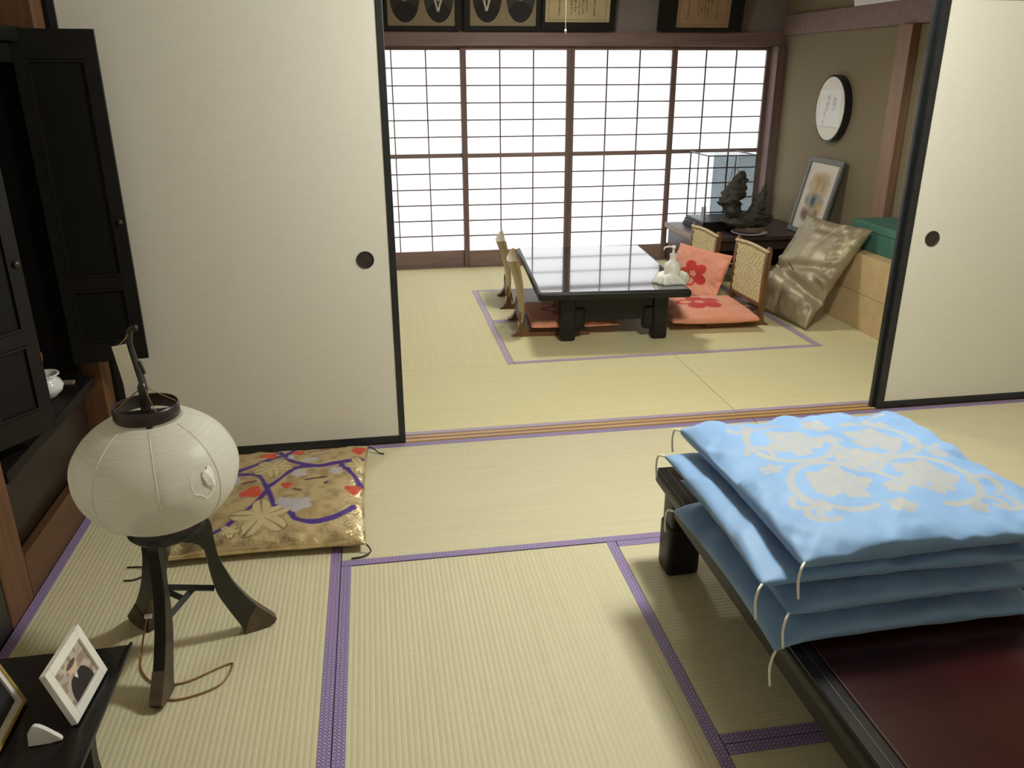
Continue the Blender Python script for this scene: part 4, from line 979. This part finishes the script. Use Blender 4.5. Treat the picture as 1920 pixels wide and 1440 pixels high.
# ------------------------------------------------------------------ LOW DISPLAY TABLE, GLASS CASE, DRIFTWOOD, PAINTING
dt = empty('display_table', (2.94, 3.635, -0.03), 0, 'dark low side table carrying the glass case and driftwood', 'table')
box('table_top', (-0.49, 0.445, -0.365, 0.345, 0.352, 0.380), M_darkchest, dt, bev=0.004)
box('end_board', (-0.497, -0.4905, -0.37, 0.35, 0.345, 0.384), M_chestend, dt, bev=0.002)
for x in (-0.455, 0.42):
    box('end_panel', (x-0.015, x+0.015, -0.30, 0.33, 0.03, 0.352), M_darkchest, dt, bev=0.003)
box('apron', (-0.44, 0.405, -0.30, -0.28, 0.27, 0.352), M_darkchest, dt, bev=0.002)
box('back_panel', (-0.44, 0.405, 0.29, 0.31, 0.04, 0.352), M_darkchest, dt, bev=0.002)
gc = empty('display_case', (2.765, 3.705, 0.3505), 0, 'glass display case with black stepped base on the side table', 'display case')
a, b = 0.185, 0.175
bs = MB(); bs.box(-a-0.02, a+0.02, -b-0.02, b+0.02, 0.0, 0.025, bev=0.003).box(-a-0.012, a+0.012, -b-0.012, b+0.012, 0.025, 0.05, bev=0.003).box(-a-0.005, a+0.005, -b-0.005, b+0.005, 0.05, 0.07, bev=0.003)
bs.build('case_base', M_laqsat, gc)
fr = MB(); Hc = 0.55; k = 0.0045
for sx in (-1, 1):
    for sy in (-1, 1): fr.box(sx*a-k, sx*a+k, sy*b-k, sy*b+k, 0.07, Hc)
for sy in (-1, 1): fr.box(-a, a, sy*b-k, sy*b+k, Hc-2*k, Hc)
for sx in (-1, 1): fr.box(sx*a-k, sx*a+k, -b, b, Hc-2*k, Hc)
fr.build('case_frame', pm('grey_metal_strip', (120, 122, 122), (96, 98, 98), metal=0.7, rough=0.3, scale=40), gc)
for (p, q) in (((-a, -b), (a, -b)), ((-a, b), (a, b)), ((-a, -b), (-a, b)), ((a, -b), (a, b))):
    mesh_from('glass_pane', [(p[0], p[1], 0.07), (q[0], q[1], 0.07), (q[0], q[1], Hc-k), (p[0], p[1], Hc-k)], [(0, 1, 2, 3)], M_glass, gc)
mesh_from('glass_pane', [(-a, -b, Hc-k), (a, -b, Hc-k), (a, b, Hc-k), (-a, b, Hc-k)], [(0, 1, 2, 3)], M_glass, gc)
mesh_from('smoked_pane', [(0.0, b-0.006, 0.07), (a-0.006, b-0.006, 0.07), (a-0.006, b-0.006, Hc-0.01), (0.0, b-0.006, Hc-0.01)], [(0, 1, 2, 3)], glass_mat('smoked_pane_glass', (0.22, 0.25, 0.26)), gc)
card = tag(box('name_card', (2.645, 2.68, 3.74, 3.748, 0.4215, 0.50), M_paper), 'small pale card standing inside the glass case', 'card')
# driftwood ornament
dw = empty('driftwood_ornament', (2.87, 3.370, 0.3505), 0, 'dark gnarled driftwood ornament in a stone bowl on white plate', 'ornament')
MB().lathe([(0.0, 0.0), (0.08, 0.0), (0.108, 0.008), (0.130, 0.018), (0.131, 0.021), (0.10, 0.014), (0.0, 0.010)], n=40, close=False).build('plate', M_whitecer, dw, smooth=True)
MB().lathe([(0.0, 0.0145), (0.05, 0.0145), (0.09, 0.025), (0.118, 0.058), (0.122, 0.066), (0.114, 0.066), (0.0, 0.05)], n=36, close=False).build('bowl', M_bowl, dw, smooth=True)
def gnarl(name, pts, rads, seed):
    sp = spline(pts, 10); rr = np.interp(np.linspace(0, 1, len(sp)), np.linspace(0, 1, len(rads)), rads)
    V = []; F = []; n = 26
    for i, p in enumerate(sp):
        for k in range(n):
            a_ = 2*PI*k/n; cx, cy = 3+2.2*math.cos(a_), 3+2.2*math.sin(a_); h_ = i*0.33+seed*3.1
            nz_ = float(vnoise(np.array([cx+h_*0.9]), np.array([cy+h_*0.35]), seed)[0]); n2_ = float(vnoise(np.array([cx*2.3+h_*1.7]), np.array([cy*2.3-h_]), seed+9)[0])
            j = 0.45+0.85*nz_+0.45*n2_
            V.append((p[0]+rr[i]*j*math.cos(a_), p[1]+rr[i]*j*math.sin(a_)*0.7, p[2]+0.3*rr[i]*(n2_-0.5)))
    for i in range(len(sp)-1):
        for k in range(n): F.append((i*n+k, i*n+(k+1) % n, (i+1)*n+(k+1) % n, (i+1)*n+k))
    F.append(tuple(range(n))[::-1]); F.append(tuple(range((len(sp)-1)*n, len(sp)*n)))
    return mesh_from(name, V, F, M_root, dw, smooth=True)
gnarl('root_mass', [(-0.02, 0, 0.052), (-0.03, 0, 0.085), (-0.02, 0, 0.125), (-0.01, 0, 0.165)], [0.095, 0.140, 0.13, 0.07], 1)
gnarl('root_trunk', [(-0.09, 0, 0.10), (-0.15, 0, 0.19), (-0.165, 0, 0.26), (-0.135, 0, 0.33), (-0.105, 0, 0.40), (-0.09, 0, 0.455)], [0.055, 0.062, 0.075, 0.060, 0.048, 0.012], 2)
gnarl('root_branch', [(0.03, 0, 0.12), (0.05, 0, 0.20), (0.075, 0, 0.28), (0.095, 0, 0.36)], [0.06, 0.046, 0.030, 0.006], 5)
gnarl('root_spur', [(0.05, 0, 0.09), (0.11, 0, 0.11), (0.14, 0.0, 0.14)], [0.06, 0.05, 0.015], 8)
for (p, q) in (((-0.185, 0.02, 0.34), (-0.145, 0.03, 0.49)), ((-0.10, 0, 0.44), (-0.14, 0.01, 0.475))):
    MB().tube([p, q], 0.0022, 5).build('twig', M_root, dw)
# leaning painting
pt = empty('framed_painting', (3.225, 2.985, 0.3805), PI*1.5, 'tall watercolour in grey frame leaning on the olive wall', 'painting')
pt.location = (3.235, 3.50, 0.356)
ln = math.radians(13); w, h, f = 0.46, 0.545, 0.035
def watercolour(U, V):
    n = len(U); c = base_rgb((214, 204, 186), n)
    def spot(cx, cy, rx, ry, colr, k, s=0):
        nonlocal c
        t = np.clip(1-np.hypot((U-cx)/rx, (V-cy)/ry), 0, 1)**0.6*(0.5+vnoise(U*9+s, V*9, s)); c = mixc(c, colr, np.clip(t*k, 0, 1))
    ins = ((U > 0.20) & (U < 0.80) & (V > 0.13) & (V < 0.86))*1.0
    c = mixc(c, (206, 190, 160), ins*0.6)
    spot(0.5, 0.68, 0.40, 0.22, (170, 138, 90), 0.9, 1); spot(0.48, 0.45, 0.36, 0.13, (66, 90, 92), 1.1, 2); spot(0.68, 0.34, 0.16, 0.11, (196, 158, 70), 1.0, 3); spot(0.46, 0.23, 0.36, 0.14, (124, 98, 80), 1.2, 4)
    return c
fo = MB()
for (x0, x1, z0, z1) in ((0, f, 0, h), (w-f, w, 0, h), (f, w-f, 0, f), (f, w-f, h-f, h)): fo.box(x0, x1, 0, 0.02, z0, z1, bev=0.001, seg=1)
fo = fo.build('frame', pm('grey_green_frame', (104, 104, 94), (92, 92, 83), rough=0.5, scale=20), pt, rot=(-ln, 0, 0))
box('backing', (f*0.5, w-f*0.5, 0.012, 0.019, f*0.5, h-f*0.5), M_blackframe, fo)
pp = picture('painting_sheet', w-2*f, h-2*f, watercolour, M_print, fo, n=(80, 100)); pp.location = (w/2, 0.010, f)
# round wall disc
rd = empty('wall_disc', (3.399, 3.30, 1.222), 0, 'round white wall disc with dark rim and pale paper sheet', 'wall disc')
rd.scale = (1, 0.88, 1)
MB().lathe([(0.0, 0.0), (0.222, 0.0), (0.222, 0.05), (0.214, 0.054), (0.210, 0.050), (0.0, 0.050)], n=64, close=False).build('rim', M_blackframe, rd, rot=(0, -PI/2, 0), smooth=40)
MB().lathe([(0.0, 0.0505), (0.2095, 0.0505), (0.2095, 0.0525), (0.0, 0.0525)], n=64, close=False).build('face', pm('cream_face', (226, 218, 198), (216, 208, 188), rough=0.4, scale=6), rd, rot=(0, -PI/2, 0), smooth=40)
def sheet(U, V):
    n = len(U); c = base_rgb((236, 234, 228), n)
    for (x, y0, y1) in ((0.36, 0.42, 0.84), (0.45, 0.50, 0.86), (0.66, 0.46, 0.86), (0.74, 0.52, 0.80), (0.24, 0.06, 0.2), (0.28, 0.28, 0.42)):
        t = (1-sm(np.abs(U-x), 0.015, 0.04))*((V > y0) & (V < y1))*(vnoise(U*40, V*22, 4) > 0.38); c = mixc(c, (150, 150, 142), t*0.8)
    return mixc(c, (196, 194, 184), (V < 0.03)*0.8)
sp_ = picture('paper_sheet', 0.32, 0.25, sheet, M_print, rd, n=(60, 50)); sp_.rotation_euler = (0, 0, -PI/2); sp_.location = (-0.0532, 0.0, -0.125)

# ------------------------------------------------------------------ FRAMES above the screens
def hung(name, x0, x1, z0, hh, rim, label, fn, y=4.164, lean=0.16, fm=M_laqsat, n=(120, 60)):
    r = empty(name, (x0, y-0.03, z0), 0, label, 'wall frame')
    w = x1-x0; f = MB()
    for (a0, a1, b0, b1) in ((0, rim[0], 0, hh), (w-rim[1], w, 0, hh), (rim[0], w-rim[1], 0, rim[2]), (rim[0], w-rim[1], hh-rim[2], hh)): f.box(a0, a1, 0, 0.025, b0, b1, bev=0.002, seg=1)
    fo = f.build('frame', fm, r, rot=(lean, 0, 0))
    box('backing', (0.004, w-0.004, 0.014, 0.024, 0.004, hh-0.004), M_blackframe, fo)
    p = picture('picture_sheet', w-rim[0]-rim[1], hh-2*rim[2], fn, M_print, fo, n=n); p.location = (rim[0]+(w-rim[0]-rim[1])/2, 0.012, rim[2])
    return r
def pair(seed, c0, v1, v2):
    def fn(U, V):
        n = len(U); c = base_rgb((146, 130, 104), n)
        for k, cx in enumerate((0.26, 0.76)):
            rr = np.hypot((U-cx)/0.225, (V-0.52)/0.47); t = 1-sm(rr, 0.97, 1.01)
            c = mixc(c, c0[k], t); edge = 1-sm(np.abs(rr-1.0), 0.012, 0.03); c = mixc(c, (176, 164, 140), edge*0.7)
            body = t*(1-sm(np.hypot((U-cx)/0.22, (V-0.10)/0.34), 0.95, 1.02)); c = mixc(c, (38, 34, 36), body*0.8)
            head = t*(1-sm(np.hypot((U-cx)/0.075, (V-0.58)/0.13), 0.95, 1.05)); c = mixc(c, (170, 146, 124), head)
            hair = t*(1-sm(np.hypot((U-cx)/0.085, (V-0.70)/0.08), 0.95, 1.05)); c = mixc(c, (40, 36, 34), hair)
            if (v1, v2)[k]:
                q = V-0.26; m = (q > 0) & (q < 0.20) & (np.abs(np.abs(U-cx+0.01)-q*0.22) < 0.014); c = mixc(c, (206, 196, 182), m*t)
        return c
    return fn
hung('portrait_frame', 0.318, 0.872, 1.7485, 0.42, (0.028, 0.045, 0.03), 'dark frame with two oval portraits beside the sliding panel', pair(1, ((62, 58, 50), (66, 64, 58)), 0, 1))
hung('portrait_frame', 0.890, 1.452, 1.7485, 0.44, (0.044, 0.034, 0.032), 'dark frame with two oval portraits, one with white collar', pair(2, ((58, 46, 44), (70, 66, 62)), 1, 0))
def cert(base, ink, seed):
    def fn(U, V):
        n = len(U); c = base_rgb(base, n); c = mixc(c, tuple(x*0.86 for x in base), vnoise(U*5, V*5, seed)*0.8)
        bd = np.minimum(np.minimum(U, 1-U), np.minimum(V, 1-V)); c = mixc(c, tuple(x*0.8 for x in base), ((bd > 0.05) & (bd < 0.07))*0.7)
        for k, x in enumerate((0.22, 0.40, 0.46, 0.52, 0.58, 0.64, 0.76)):
            t = (np.abs(U-x) < 0.013)*((V > 0.14+0.05*(k % 3)) & (V < 0.85))*(vnoise(U*60+seed, V*46, seed+k) > 0.45); c = mixc(c, ink, t*0.75)
        return c
    return fn
hung('certificate_frame', 1.458, 2.010, 1.7485, 0.40, (0.026, 0.040, 0.060), 'cream certificate with brushed columns in a dark frame', cert((206, 190, 148), (84, 70, 54), 3))
hung('certificate_frame', 2.345, 3.010, 1.7485, 0.42, (0.140, 0.105, 0.028), 'brownish certificate in a wide black frame near the corner post', cert((178, 148, 116), (104, 80, 62), 6))
# white calligraphy picture on the olive wall
cp = empty('calligraphy_picture', (3.392, 2.95, 1.867), 0, 'white picture resting on the rail above the olive wall', 'picture')
def calli(U, V):
    n = len(U); c = base_rgb((226, 222, 214), n); t = (vnoise(U*11, V*5, 7) > 0.66)*((V > 0.08) & (V < 0.9)); return mixc(c, (130, 128, 124), t*0.7)
fo = box('picture_board', (-0.02, 0.0, -0.62, 0.25, 0.0, 0.40), M_white, cp, bev=0.002)
fo.rotation_euler = (0, -0.18, 0)
q_ = picture('picture_sheet', 0.84, 0.38, calli, M_print, fo, n=(90, 40)); q_.rotation_euler = (0, 0, -PI/2); q_.location = (-0.0208, -0.185, 0.01)
# pull cord of the back-room ceiling light
bl = empty('ceiling_light', (1.325, 2.75, H-0.0005), 0, 'round ceiling light with hanging pull cord over the black table', 'lamp')
MB().lathe([(0.0, -0.06), (0.20, -0.055), (0.235, -0.03), (0.235, 0.0), (0.0, 0.0)], n=48, close=False).build('light_cover', M_white, bl, smooth=40)
MB().tube([(0.0, 0, -0.06), (0.0, 0, -0.622)], 0.0018, 6).build('pull_cord', M_whitecord, bl)
MB().lathe([(0.0, -0.648), (0.006, -0.643), (0.007, -0.628), (0.003, -0.62), (0.0, -0.62)], n=12, close=False).build('cord_knob', M_white, bl, smooth=True)
ld = bpy.data.lights.new('ceiling_light_glow', 'AREA'); ld.shape = 'DISK'; ld.size = 0.38; ld.energy = LAMP2_POWER; ld.color = (1.0, 0.985, 0.90)
lo = bpy.data.objects.new('ceiling_light_glow', ld); link(lo, bl); lo.location = (0, 0, -0.07)
